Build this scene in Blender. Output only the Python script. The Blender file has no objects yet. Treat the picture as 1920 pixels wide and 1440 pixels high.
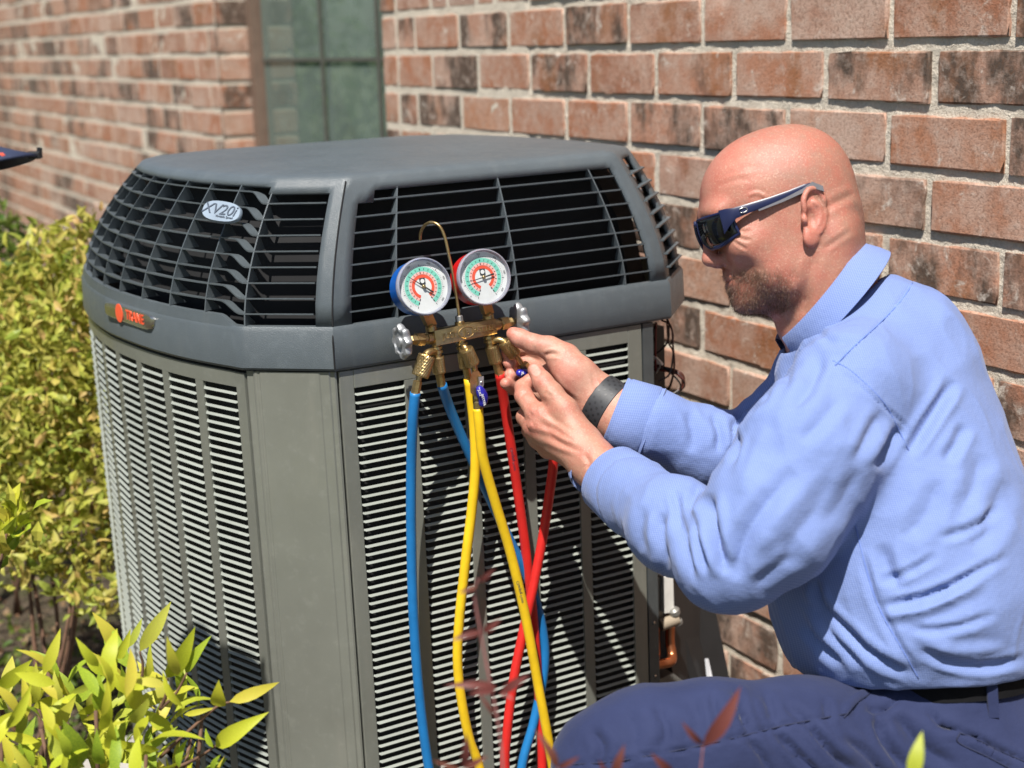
import bpy, bmesh, math, random
import numpy as np
from mathutils import Vector, Matrix, noise as mnoise
random.seed(7); rng = np.random.default_rng(7)
SC = bpy.context.scene; COL = SC.collection
PI = math.pi

# ---------------------------------------------------------------- camera
FPX = 2750.0                                   # focal length in pixels of a 1920 x 1440 frame
PITCH = math.atan(644 / FPX); ROLL = math.radians(1.6)
CAM = np.array([0, 0, 1.5])
FW = np.array([0, math.cos(PITCH), -math.sin(PITCH)])
_r0 = np.array([1.0, 0, 0]); _u0 = np.cross(_r0, FW)
CR = math.cos(ROLL) * _r0 - math.sin(ROLL) * _u0
CU = math.cos(ROLL) * _u0 + math.sin(ROLL) * _r0
cam_data = bpy.data.cameras.new('camera')
cam_data.sensor_fit = 'HORIZONTAL'; cam_data.sensor_width = 36.0
cam_data.lens = FPX / 1920 * 36.0
cam_data.clip_start = 0.05; cam_data.clip_end = 600
cam_data.dof.use_dof = True; cam_data.dof.focus_distance = 1.98; cam_data.dof.aperture_fstop = 4.2
cam = bpy.data.objects.new('camera', cam_data); COL.objects.link(cam)
cam.matrix_world = Matrix(((CR[0], CU[0], -FW[0], CAM[0]), (CR[1], CU[1], -FW[1], CAM[1]), (CR[2], CU[2], -FW[2], CAM[2]), (0, 0, 0, 1)))
SC.camera = cam

def ray(px, py): return FW + CR * (px - 960) / FPX + CU * (720 - py) / FPX
def U(px, py, z): return CAM + ray(px, py) * z
def proj(P):
    d = np.asarray(P, float) - CAM; z = d @ FW
    return 960 + FPX * (d @ CR) / z, 720 - FPX * (d @ CU) / z, z

# ---------------------------------------------------------------- light
SUN_EL = math.radians(60); SUN_AZ = math.radians(195)      # clockwise from +Y: behind the camera, a little to its left
sun_dir = Vector((math.sin(SUN_AZ) * math.cos(SUN_EL), math.cos(SUN_AZ) * math.cos(SUN_EL), math.sin(SUN_EL)))
world = bpy.data.worlds.new('World'); SC.world = world; world.use_nodes = True
wn = world.node_tree.nodes; wl_ = world.node_tree.links
sky = wn.new('ShaderNodeTexSky'); sky.sky_type = 'NISHITA'; sky.sun_disc = False
sky.sun_elevation = SUN_EL; sky.sun_rotation = SUN_AZ
bg = wn['Background']; bg.inputs['Strength'].default_value = 0.062
wl_.new(sky.outputs[0], bg.inputs['Color'])
sl = bpy.data.lights.new('sun', 'SUN'); sl.energy = 5.0; sl.angle = math.radians(0.53); sl.color = (1.0, 0.955, 0.89)
sun = bpy.data.objects.new('sun', sl); COL.objects.link(sun); sun.location = (-2, -6, 9)
sun.rotation_euler = (-sun_dir).to_track_quat('-Z', 'Y').to_euler()
SC.view_settings.view_transform = 'Standard'; SC.view_settings.look = 'None'
SC.view_settings.exposure = 0.60; SC.view_settings.gamma = 1.0
SC.view_settings.use_curve_mapping = False
SC.render.engine = 'CYCLES'

# ---------------------------------------------------------------- helpers
def tag(o, label=None, cat=None, group=None, kind=None):
    if label: o['label'] = label
    if cat: o['category'] = cat
    if group: o['group'] = group
    if kind: o['kind'] = kind
    return o
def empty(name, label=None, cat=None, loc=(0, 0, 0), mat=None, group=None):
    o = bpy.data.objects.new(name, None); COL.objects.link(o); o.empty_display_size = 0.05
    o.matrix_world = mat if mat is not None else Matrix.Translation(loc)
    return tag(o, label, cat, group)
def mesh(name, V, F, mat=None, smooth=False, angle=None):
    me = bpy.data.meshes.new(name)
    V = np.asarray(V, float)
    me.from_pydata(V.tolist(), [], F.tolist() if isinstance(F, np.ndarray) else F)
    if mat: me.materials.append(mat)
    if smooth:
        me.polygons.foreach_set('use_smooth', np.ones(len(me.polygons), bool))
        if angle: me.set_sharp_from_angle(angle=math.radians(angle))
    me.update()
    return me
def wmat(o): return (wmat(o.parent) @ o.matrix_basis) if o.parent else o.matrix_world
def obj(name, V, F, mat, parent=None, smooth=False, angle=None, kind=None, world_space=False):
    if isinstance(V, bpy.types.Mesh): me = V
    else:
        V = np.asarray(V, float)
        if world_space and parent is not None:
            mi = np.array(wmat(parent).inverted()); V = V @ mi[:3, :3].T + mi[:3, 3]
        me = mesh(name, V, F, mat, smooth, angle)
    o = bpy.data.objects.new(name, me); COL.objects.link(o)
    if parent is not None: o.parent = parent
    if kind: o['kind'] = kind
    return o
def norm(v): v = np.asarray(v, float); return v / (np.linalg.norm(v) + 1e-12)
def frame_of(d):
    d = norm(d); a = np.array([0, 0, 1.0]) if abs(d[2]) < 0.9 else np.array([1.0, 0, 0])
    u = norm(np.cross(a, d)); return u, np.cross(d, u), d
def spline(pts, n):
    """Catmull-Rom through pts (any dimension), n samples."""
    P = np.asarray(pts, float); P = np.vstack([2 * P[0] - P[1], P, 2 * P[-1] - P[-2]])
    m = len(P) - 3; out = []
    for t in np.linspace(0, m, n):
        i = min(int(t), m - 1); f = t - i
        a, b, c, d = P[i], P[i + 1], P[i + 2], P[i + 3]
        out.append(0.5 * (2 * b + (c - a) * f + (2 * a - 5 * b + 4 * c - d) * f * f + (3 * b - a - 3 * c + d) * f ** 3))
    return np.array(out)
class MB:
    def __init__(s): s.v = []; s.f = []
    def add(s, V, F):
        o = len(s.v); s.v += [tuple(map(float, p)) for p in V]; s.f += [tuple(i + o for i in f) for f in F]; return s
    def box(s, lo, hi, X=None):
        (a, b, c), (d, e, f) = lo, hi
        V = [(a, b, c), (d, b, c), (d, e, c), (a, e, c), (a, b, f), (d, b, f), (d, e, f), (a, e, f)]
        if X is not None: V = [X(p) for p in V]
        return s.add(V, [(0, 3, 2, 1), (4, 5, 6, 7), (0, 1, 5, 4), (1, 2, 6, 5), (2, 3, 7, 6), (3, 0, 4, 7)])
    def rings(s, rings, close=True, caps=True):
        """rings: list of equal-length point lists -> tube surface."""
        n = len(rings[0]); V = [p for r in rings for p in r]; F = []
        for i in range(len(rings) - 1):
            for j in range(n if close else n - 1):
                k = (j + 1) % n; F.append((i * n + j, i * n + k, (i + 1) * n + k, (i + 1) * n + j))
        if caps and close:
            F.append(tuple(range(n - 1, -1, -1))); F.append(tuple((len(rings) - 1) * n + j for j in range(n)))
        return s.add(V, F)
    def tube(s, pts, r, n=10, caps=True):
        P = np.asarray(pts, float); rr = np.broadcast_to(np.asarray(r, float), (len(P),))
        T = np.gradient(P, axis=0); u, v, _ = frame_of(T[0]); R = []
        for p, t, q in zip(P, T, rr):
            t = norm(t); u = norm(u - t * (u @ t)); v = np.cross(t, u)
            R.append([p + q * (math.cos(a) * u + math.sin(a) * v) for a in np.linspace(0, 2 * PI, n, endpoint=False)])
        return s.rings(R, True, caps)
    def lathe(s, base, axis, prof, n=24, caps=True):
        """prof: list of (distance along axis, radius)."""
        u, v, d = frame_of(axis); base = np.asarray(base, float); R = []
        for h, r in prof:
            R.append([base + d * h + (r(a) if callable(r) else r) * (math.cos(a) * u + math.sin(a) * v) for a in np.linspace(0, 2 * PI, n, endpoint=False)])
        return s.rings(R, True, caps)
    def hexa(s, base, axis, prof, n=6): return s.lathe(base, axis, prof, n)
    def build(s, name, mat, parent=None, smooth=False, angle=None, kind=None, world_space=False):
        return obj(name, s.v, s.f, mat, parent, smooth, angle, kind, world_space)
def bevel_box(lo, hi, r, seg=2):
    bm = bmesh.new(); bmesh.ops.create_cube(bm, size=1)
    lo = np.array(lo, float); hi = np.array(hi, float)
    for v in bm.verts: v.co = Vector(((lo + hi) / 2 + np.array(v.co) * (hi - lo)))
    bmesh.ops.bevel(bm, geom=bm.edges[:], offset=r, segments=seg, affect='EDGES', profile=0.6)
    V = [tuple(v.co) for v in bm.verts]; bm.verts.index_update(); F = [tuple(v.index for v in f.verts) for f in bm.faces]; bm.free()
    return V, F
def text_mesh(body, size, extrude=0.0, align='CENTER', bevel=0.0, space=1.0):
    cu = bpy.data.curves.new('text', 'FONT'); cu.body = body; cu.size = size; cu.extrude = extrude
    cu.align_x = align; cu.align_y = 'CENTER'; cu.bevel_depth = bevel; cu.resolution_u = 3; cu.space_character = space
    o = bpy.data.objects.new('text', cu); COL.objects.link(o)
    bpy.context.view_layer.update()
    me = o.evaluated_get(bpy.context.evaluated_depsgraph_get()).to_mesh()
    V = np.array([v.co[:] for v in me.vertices]); F = [tuple(p.vertices) for p in me.polygons]
    bpy.data.objects.remove(o); bpy.data.curves.remove(cu)
    return V, F

# ---------------------------------------------------------------- materials
class NT:
    def __init__(s, name):
        s.m = bpy.data.materials.new(name); s.m.use_nodes = True; s.t = s.m.node_tree; s.b = s.t.nodes['Principled BSDF']
        s.out = s.t.nodes['Material Output']
    def n(s, typ, **kw):
        nd = s.t.nodes.new('ShaderNode' + typ)
        for k, v in kw.items(): setattr(nd, k, v)
        return nd
    def link(s, a, b): s.t.links.new(a, b)
    def coord(s, which='Object'): return s.n('TexCoord').outputs[which]
    def mapping(s, vec, scale=(1, 1, 1), loc=None):
        mp = s.n('Mapping'); mp.inputs['Scale'].default_value = scale; s.link(vec, mp.inputs['Vector'])
        if loc is not None: s.link(loc, mp.inputs['Location'])
        return mp.outputs[0]
    def noise(s, vec, scale, detail=4, rough=0.55, dist=0.0):
        nd = s.n('TexNoise'); nd.inputs['Scale'].default_value = scale; nd.inputs['Detail'].default_value = detail
        nd.inputs['Roughness'].default_value = rough; nd.inputs['Distortion'].default_value = dist
        if vec is not None: s.link(vec, nd.inputs['Vector'])
        return nd.outputs['Fac']
    def ramp(s, fac, stops, interp='LINEAR'):
        nd = s.n('ValToRGB'); cr = nd.color_ramp; cr.interpolation = interp
        while len(cr.elements) < len(stops): cr.elements.new(0.5)
        for e, (p, c) in zip(cr.elements, stops):
            e.position = p; e.color = (*c, 1) if not isinstance(c, (int, float)) else (c, c, c, 1)
        s.link(fac, nd.inputs[0]); return nd.outputs[0]
    def mix(s, fac, a, b, mode='MIX'):
        nd = s.n('Mix', data_type='RGBA', blend_type=mode)
        for k, x in ((0, fac), (6, a), (7, b)):
            if isinstance(x, (int, float)): nd.inputs[k].default_value = x
            elif isinstance(x, tuple): nd.inputs[k].default_value = (*x, 1)
            else: s.link(x, nd.inputs[k])
        return nd.outputs[2]
    def math(s, op, a, b=None):
        nd = s.n('Math', operation=op)
        for k, x in ((0, a), (1, b)):
            if x is None: continue
            if isinstance(x, (int, float)): nd.inputs[k].default_value = x
            else: s.link(x, nd.inputs[k])
        return nd.outputs[0]
    def attr(s, name): return s.n('Attribute', attribute_name=name).outputs
    def set(s, **kw):
        for k, v in kw.items():
            i = s.b.inputs[k.replace('_', ' ')]
            if isinstance(v, (int, float)): i.default_value = v
            elif isinstance(v, tuple): i.default_value = (*v, 1) if len(v) == 3 and i.type == 'RGBA' else v
            else: s.link(v, i)
        return s
    def bump(s, h, strength=0.3, dist=0.002):
        nd = s.n('Bump'); nd.inputs['Strength'].default_value = strength; nd.inputs['Distance'].default_value = dist
        s.link(h, nd.inputs['Height']); s.link(nd.outputs[0], s.b.inputs['Normal']); return s
def simple(name, col, rough=0.5, metal=0.0, var=0.12, scale=30.0, bump=0.0, bscale=200.0, bdist=0.001, **kw):
    t = NT(name); c = t.coord()
    f = t.noise(c, scale, 4)
    lo = tuple(x * (1 - var) for x in col); hi = tuple(min(1, x * (1 + var)) for x in col)
    t.set(Base_Color=t.ramp(f, [(0.3, lo), (0.7, hi)]), Roughness=rough, Metallic=metal, **kw)
    if bump: t.bump(t.noise(c, bscale, 3), bump, bdist)
    return t.m
# ================================================================ brick wall with a window opening
WY = math.radians(-28.64)
WD = np.array([math.sin(WY), math.cos(WY), 0]); WN = np.array([-math.cos(WY), math.sin(WY), 0])
if WN[1] > 0: WN = -WN
WP = U(1665, 190, 2.4); WP = np.array([WP[0], WP[1], 0])
# wall frame: x = -s (towards the right-hand end), y = into the wall, z = up; s grows away to the left
wall_m = Matrix(((-WD[0], -WN[0], 0, WP[0]), (-WD[1], -WN[1], 0, WP[1]), (0, 0, 1, 0), (0, 0, 0, 1))); SS = -1.0
PITZ = 0.1005; PITS = 0.2565; JZ = 0.0150; JS = 0.0115; Z0 = 1.484
OP0, OP1, OPB, OPT, REV = 2.01, 3.49, 0.48, 2.3, 0.14      # the window opening along s, its height, and the depth of its reveal

t = NT('brick'); oi = t.n('ObjectInfo').outputs['Random']; c = t.coord()
off = t.n('CombineXYZ'); 
for k, mul in ((0, 37.0), (1, 91.0), (2, 53.0)): t.link(t.math('MULTIPLY', oi, mul), off.inputs[k])
v = t.mapping(c, (1, 1, 1), off.outputs[0])
base = t.ramp(t.math('FRACT', t.math('MULTIPLY', oi, 3.7)), [(0.0, (0.36, 0.135, 0.068)), (0.14, (0.42, 0.19, 0.11)), (0.3, (0.30, 0.13, 0.078)), (0.45, (0.46, 0.23, 0.15)), (0.6, (0.38, 0.145, 0.072)), (0.78, (0.43, 0.22, 0.135)), (0.92, (0.30, 0.135, 0.085)), (1.0, (0.42, 0.225, 0.15))])
n1 = t.noise(v, 11, 5, 0.6); n2 = t.noise(v, 46, 6, 0.7); n3 = t.noise(v, 210, 4, 0.7)
cc = t.mix(t.ramp(n1, [(0.40, 0.0), (0.58, 0.85)]), base, (0.47, 0.30, 0.225))             # dusty pink haze
cc = t.mix(t.ramp(t.noise(t.mapping(v, (1.0, 1.0, 0.8)), 7.5, 3, 0.5), [(0.55, 0.0), (0.66, 0.8)]), cc, (0.30, 0.125, 0.055))
pal = t.math('MULTIPLY', t.ramp(t.noise(v, 5.5, 4, .6), [(.40, .15), (.62, 1.0)]), t.ramp(t.math('FRACT', t.math('MULTIPLY', oi, 5.37)), [(.45, 0.0), (.75, .7)])); cc = t.mix(pal, cc, (0.53, 0.385, 0.31))
dk = t.math('MULTIPLY', t.ramp(t.noise(t.mapping(v, (1, 1, 0.55)), 8.5, 5, 0.65), [(0.44, 0.0), (0.56, 1.0)]), t.ramp(t.math('FRACT', t.math('MULTIPLY', oi, 7.31)), [(0.60, 0.0), (0.66, 0.95)]))
cc = t.mix(dk, cc, (0.075, 0.057, 0.045))
cc = t.mix(t.ramp(n2, [(0.48, 0.0), (0.70, 0.55)]), cc, (0.54, 0.42, 0.345))                 # lime bloom
cc = t.mix(t.ramp(t.noise(v, 23, 6, 0.75, 0.6), [(0.58, 0.0), (0.68, 0.8)]), cc, (0.66, 0.59, 0.51))
cc = t.mix(t.ramp(n3, [(0.30, 0.7), (0.52, 0.0)]), cc, (0.14, 0.07, 0.04))
sp = t.n('TexVoronoi'); sp.inputs['Scale'].default_value = 160; t.link(v, sp.inputs['Vector'])
cc = t.mix(t.ramp(sp.outputs['Distance'], [(0.06, 0.5), (0.16, 0.0)]), cc, (0.12, 0.07, 0.05))
t.set(Base_Color=cc, Roughness=0.9, Specular_IOR_Level=0.2)
hh = t.math('ADD', t.math('MULTIPLY', n3, 0.9), t.math('MULTIPLY', n2, 0.6)); t.bump(hh, 0.5, 0.003)
M_brick = t.m
t = NT('mortar'); c = t.coord()
a = t.noise(c, 14, 5, 0.6); b = t.noise(c, 260, 4, 0.7)
cm = t.mix(t.ramp(b, [(0.3, 0.0), (0.7, 1.0)]), (0.58, 0.51, 0.41), (0.76, 0.69, 0.58)); cm = t.mix(t.ramp(a, [(0.35, 0.3), (0.6, 0.0)]), cm, (0.42, 0.36, 0.29))
t.set(Base_Color=cm, Roughness=0.95, Specular_IOR_Level=0.1); t.bump(t.math('ADD', b, t.noise(c, 90, 3)), 1.0, 0.004)
M_mortar = t.m

wall = empty('brick_wall', 'red brown weathered brick wall with pale mortar joints and a window opening', 'wall', mat=wall_m)
def brick_mesh(L, seed, depth=0.1, H=PITZ - JZ):
    r = np.random.default_rng(seed); nx, nz = (8, 4) if L > 0.15 else (4, 4)
    V = []; F = []
    for j in range(nz + 1):
        for i in range(nx + 1):
            x = (i / nx - 0.5) * L; z = (j / nz - 0.5) * H; y = r.normal(0, 0.0007)
            ex = i in (0, nx); ez = j in (0, nz)
            if ex or ez:
                y += 0.0010 + abs(r.normal(0, 0.0011))
                if ex: x -= math.copysign(abs(r.normal(0, 0.0019)), x)
                if ez: z -= math.copysign(abs(r.normal(0, 0.0017)), z)
                if ex and ez: y += 0.001; x *= 0.995; z *= 0.98
            elif i in (1, nx - 1): x = math.copysign(L / 2 - 0.0045, x)
            if not (ex or ez) and j in (1, nz - 1): z = math.copysign(H / 2 - 0.0040, z)
            V.append((x, y, z))
    for j in range(nz):
        for i in range(nx):
            a = j * (nx + 1) + i; F.append((a, a + 1, a + nx + 2, a + nx + 1))
    bd = [i for i in range(nx + 1)] + [(nx + 1) * j + nx for j in range(1, nz + 1)] + [nz * (nx + 1) + i for i in range(nx - 1, -1, -1)] + [(nx + 1) * j for j in range(nz - 1, 0, -1)]
    o = len(V)
    for k in bd: V.append((V[k][0], depth, V[k][2]))
    m = len(bd)
    for k in range(m): F.append((bd[k], o + k, o + (k + 1) % m, bd[(k + 1) % m]))
    me = mesh('brick', V, F, M_brick, True, 16); return me
_bm = {}
def brick_data(L, k):
    key = (round(L, 2), k)
    if key not in _bm: _bm[key] = brick_mesh(round(L, 2), int(key[0] * 1000) * 17 + k)
    return _bm[key]
cells = []
for r_ in range(-9, 15):
    zb = Z0 - PITZ * r_; zc = zb + (PITZ - JZ) / 2
    o0 = 0.0 if r_ % 2 == 0 else 0.158
    rr = random.Random(r_ + 100)
    k0 = -6; s = o0 + k0 * PITS
    runs = []
    while s < 11.5:
        e = s + PITS; runs.append((s + JS / 2, e - JS / 2)); s = e
    for a_, b_ in runs:
        inop = OPB < zc < OPT
        if not inop: cells.append((a_, b_, zc, 0)); continue
        for x0, x1 in ((-9, OP0 - 0.103), (OP1, 99)):
            lo, hi = max(a_, x0), min(b_, x1)
            if hi - lo > 0.03: cells.append((lo, hi, zc, 0))
    if OPB < zc < OPT: cells.append((OP0 - 0.089, OP0, zc, 0))
far_v = MB(); nb = 0
def px_area(s, z, L):
    p = WP + WD * s; x0, y0, d0 = proj([p[0], p[1], z]); p = WP + WD * (s + L); x1, y1, _ = proj([p[0], p[1], z])
    return x0, y0, abs(x1 - x0), d0
vis = []
for (a_, b_, zc, _) in cells:
    x0, y0, wpx, d0 = px_area(a_, zc, b_ - a_)
    hid = (320 < y0 and x0 > 1640 and y0 > 900) or (x0 < 1190 and x0 > 260 and y0 > 330) or (x0 < 200 and y0 > 620)
    ok = d0 > 0 and -60 < x0 < 2100 and -70 < y0 < 1330 and not hid
    vis.append((wpx * 0.1 / max(d0, .1) if ok else -1, (a_, b_, zc)))
vis.sort(key=lambda q: -q[0])
for rank, (ar, (a_, b_, zc)) in enumerate(vis):
    L = b_ - a_; k = random.randrange(4)
    if ar > 0 and rank < 330:
        o = bpy.data.objects.new('brick', brick_data(L, k)); COL.objects.link(o); o.parent = wall
        o.location = (SS * (a_ + b_) / 2, random.gauss(0, 0.0012), zc + random.gauss(0, 0.0008))
        o.rotation_euler = (random.gauss(0, 0.006), random.gauss(0, 0.003) + (PI if random.random() < .5 else 0), random.gauss(0, 0.006))
        o.scale = (L / round(L, 2) * random.uniform(.992, 1.0), 1, random.uniform(.97, 1.0))
    else:
        far_v.box((SS * a_ if SS > 0 else -b_, 0, zc - 0.042), (SS * b_ if SS > 0 else -a_, 0.1, zc + 0.042))
far_v.build('bricks_out_of_sight', M_brick, wall, kind='stuff')
# bricks of the left reveal, seen at the side of the window
for r_ in range(-8, 12):
    zc = Z0 - PITZ * r_ + (PITZ - JZ) / 2
    if not OPB < zc < OPT: continue
    o = bpy.data.objects.new('brick', brick_data(0.12, r_ % 4)); COL.objects.link(o); o.parent = wall
    o.location = (SS * (OP1 - 0.001), 0.066, zc); o.rotation_euler = (0, 0, PI / 2)
def mortar_sheet(s0, s1, z0, z1, step, amp):
    nx = max(2, int((s1 - s0) / step)); nz = max(2, int((z1 - z0) / step)); V = []; F = []
    for j in range(nz + 1):
        for i in range(nx + 1):
            s = s0 + (s1 - s0) * i / nx; z = z0 + (z1 - z0) * j / nz
            d = mnoise.noise(Vector((s * 45, z * 45, 1.7))) * 0.6 + mnoise.noise(Vector((s * 120, z * 120, 4.1))) * 0.5
            V.append((SS * s, (0.0049 if s < 1.2 else 0.0024) + amp * d, z))
    for j in range(nz):
        for i in range(nx):
            a = j * (nx + 1) + i; q = (a, a + 1, a + nx + 2, a + nx + 1); F.append(q if SS > 0 else q[::-1])
    return V, F
mo = MB()
mo.add(*mortar_sheet(-0.55, 1.2, 0.15, 1.7, 0.009, 0.0026)); mo.add(*mortar_sheet(1.2, OP0 - .003, 0.15, 1.7, 0.016, 0.0018))
mo.add(*mortar_sheet(-2.4, -0.55, 0, 2.4, 0.2, 0.0)); mo.add(*mortar_sheet(-0.55, OP0 - .003, 1.7, 2.4, 0.2, 0.0)); mo.add(*mortar_sheet(-0.55, OP0 - .003, 0, 0.15, 0.15, 0.0))
mo.add(*mortar_sheet(OP1, 11.5, 0.0, 2.4, 0.05, 0.001)); mo.add(*mortar_sheet(OP0 - .003, OP1, 0, OPB, 0.1, 0.002)); mo.add(*mortar_sheet(OP0 - .003, OP1, OPT, 2.4, 0.1, 0.002))
def lbox(s0, s1, y0, y1, z0, z1): 
    a, b = sorted((SS * s0, SS * s1)); mo.box((a, y0, z0), (b, y1, z1))
lbox(OP1 + 0.004, OP1 + 0.2, 0.012, 0.3, OPB, OPT); lbox(OP0 - 0.2, OP0 - 0.004, 0.012, 0.3, OPB, OPT)
lbox(-2.4, OP0 - 0.2, 0.09, 0.3, 0, 2.4); lbox(OP1 + 0.2, 11.5, 0.09, 0.3, 0, 2.4)
mo.build('mortar', M_mortar, wall)

# ---- window
M_frame = simple('brown_paint', (0.17, 0.115, 0.085), 0.55, 0, 0.12, 20)
M_dark = simple('dark_interior', (0.018, 0.022, 0.02), 0.9)
M_room = simple('room_wall', (0.30, 0.34, 0.30), 0.9, var=.3, scale=2)
t = NT('window_glass'); gl = t.n('BsdfGlossy'); gl.inputs['Roughness'].default_value = 0.015; gl.inputs['Color'].default_value = (0.50, 0.60, 0.55, 1)
tr = t.n('BsdfTransparent'); tr.inputs['Color'].default_value = (0.55, 0.68, 0.62, 1)
fr = t.n('LayerWeight'); fr.inputs['Blend'].default_value = 0.5
mx = t.n('MixShader'); t.link(t.ramp(fr.outputs['Facing'], [(0.0, 0.22), (0.5, 0.34), (1.0, 1.0)]), mx.inputs[0]); t.link(tr.outputs[0], mx.inputs[1]); t.link(gl.outputs[0], mx.inputs[2])
df = t.n('BsdfDiffuse'); df.inputs['Color'].default_value = (0.27, 0.34, 0.305, 1); m2 = t.n('MixShader'); t.link(t.ramp(t.noise(t.coord(), 5, 4), [(.3, .30), (.7, .44)]), m2.inputs[0]); t.link(mx.outputs[0], m2.inputs[1]); t.link(df.outputs[0], m2.inputs[2]); t.link(m2.outputs[0], t.out.inputs['Surface'])       # pale haze painted into the glass, lightening it and muting its reflections
M_wglass = t.m
win = empty('window', 'brown framed green tinted window set back in the brick wall', 'window', mat=wall_m @ Matrix.Translation((SS * 2.75, REV + 0.03, OPB)))
def wbox(s0, s1, y0, y1, z0, z1, name, mat):
    a, b = sorted((SS * (s0 - 2.75), SS * (s1 - 2.75)))
    return MB().box((a, y0 - REV - .03, z0 - OPB), (b, y1 - REV - .03, z1 - OPB)).build(name, mat, win)
fj = wbox(OP1 - 0.055, OP1 - 0.002, REV - 0.02, REV + 0.05, OPB + .062, OPT - .062, 'frame_jamb', M_frame)
wbox(OP0 + 0.002, OP0 + 0.07, REV - 0.03, REV + 0.05, OPB + .062, OPT - .062, 'frame_jamb', M_frame)
wbox(OP0 + .002, OP1 - .002, REV - 0.032, REV + 0.05, OPB + .002, OPB + 0.06, 'frame_sill', M_frame)
wbox(OP0 + .002, OP1 - .002, REV - 0.032, REV + 0.05, OPT - 0.06, OPT - .002, 'frame_head', M_frame)
gy = REV + 0.012
zs_ = [OPB + .062, 0.9, 1.455, OPT - .062]; ss_ = [OP0 + .072, 2.36, 2.82, OP1 - .074]
for zi in range(3):
    for si in range(3):
        wbox(ss_[si] + .0006, ss_[si + 1] - .0006, gy, gy + .005, zs_[zi] + .0006, zs_[zi + 1] - .0006, 'pane', M_wglass)
M_muntin = simple('muntin', (0.085, 0.085, 0.072), 0.6)
for zi in (1, 2): wbox(OP0 + .072, OP1 - .074, gy - .007, gy - .0006, zs_[zi] - .006, zs_[zi] + .006, 'muntin', M_muntin)
for si in (1, 2): wbox(ss_[si] - .007, ss_[si] + .007, gy - .014, gy - .0075, OPB + .062, OPT - .062, 'muntin', M_muntin)
rm = MB()                                        # the dim room behind the panes
for q in (((1.75, 3.75), (2.3, 2.35), (0, 2.5)), ((1.75, 3.75), (.35, 2.35), (-.05, 0)), ((1.75, 3.75), (.35, 2.35), (2.5, 2.55)), ((1.7, 1.75), (.35, 2.35), (0, 2.5)), ((3.75, 3.8), (.35, 2.35), (0, 2.5))):
    a, b = sorted((SS * (q[0][0] - 2.75), SS * (q[0][1] - 2.75))); rm.box((a, q[1][0] - REV - .03, q[2][0] - OPB), (b, q[1][1] - REV - .03, q[2][1] - OPB))
rm.build('room_behind', M_room, win)

# ================================================================ ground
t = NT('soil'); c = t.coord()
a = t.noise(c, 3.0, 6, 0.65); b = t.noise(c, 34, 6, 0.75); d = t.noise(c, 150, 4, 0.7)
cs = t.ramp(b, [(0.3, (0.035, 0.026, 0.018)), (0.5, (0.10, 0.078, 0.055)), (0.68, (0.21, 0.165, 0.115))])
cs = t.mix(t.ramp(a, [(0.5, 0.0), (0.62, 0.7)]), cs, (0.075, 0.085, 0.03)); cs = t.mix(t.ramp(d, [(0.62, 0), (0.72, 0.6)]), cs, (0.34, 0.29, 0.2))
t.set(Base_Color=cs, Roughness=0.97, Specular_IOR_Level=0.1); t.bump(t.math('ADD', b, t.math('MULTIPLY', d, 0.5)), 1.0, 0.02)
M_soil = t.m
t = NT('lawn'); c = t.coord(); a = t.noise(c, 0.7, 5, 0.6); b = t.noise(c, 60, 5, 0.8)
cg = t.mix(t.ramp(b, [(0.35, 0), (0.65, 1)]), (0.09, 0.11, 0.045), (0.20, 0.20, 0.10)); cg = t.mix(t.ramp(a, [(0.5, 0), (0.65, 0.6)]), cg, (0.16, 0.14, 0.07))
t.set(Base_Color=cg, Roughness=0.95); t.bump(b, 1.0, 0.03); M_lawn = t.m
gv = []; gf = []; N = 70
for j in range(N + 1):
    for i in range(N + 1):
        x = -3.6 + 6.2 * i / N; y = -0.6 + 7.6 * j / N
        z = 0.018 * mnoise.noise(Vector((x * 2.2, y * 2.2, 0))) + 0.012 * mnoise.noise(Vector((x * 9, y * 9, 3))); gv.append((x, y, z))
for j in range(N):
    for i in range(N): a_ = j * (N + 1) + i; gf.append((a_, a_ + 1, a_ + N + 2, a_ + N + 1))
tag(obj('soil_bed', gv, gf, M_soil, smooth=True), kind='structure')
tag(obj('ground', [(-300, -300, -.04), (300, -300, -.04), (300, 300, -.04), (-300, 300, -.04)], [(0, 1, 2, 3)], M_lawn), kind='structure')
# ================================================================ the condensing unit
UY = math.radians(60); _a = math.radians(0.8); _T = np.array([[math.cos(_a), 0, -math.sin(_a)], [0, 1, 0], [math.sin(_a), 0, math.cos(_a)]])
E1 = _T @ np.array([math.sin(UY), math.cos(UY), 0]); E2 = _T @ np.array([-math.cos(UY), math.sin(UY), 0]); E3 = _T @ np.array([0, 0, 1.0])
UO = U(630, 690, 2.05) - np.stack([E1, E2, E3], 1) @ np.array([0.12, 0, 0.84])
unit_m = Matrix(((E1[0], E2[0], E3[0], UO[0]), (E1[1], E2[1], E3[1], UO[1]), (E1[2], E2[2], E3[2], UO[2]), (0, 0, 0, 1)))
def uw(l): return UO + E1 * l[0] + E2 * l[1] + E3 * l[2]
def on_unit(px, py, ax, val):
    R_ = np.stack([E1, E2, E3], 0); r = R_ @ ray(px, py); o = R_ @ (CAM - UO); return o + r * ((val - o[ax]) / r[ax])
ZF = -0.112                                       # local height of the unit's feet

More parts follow.
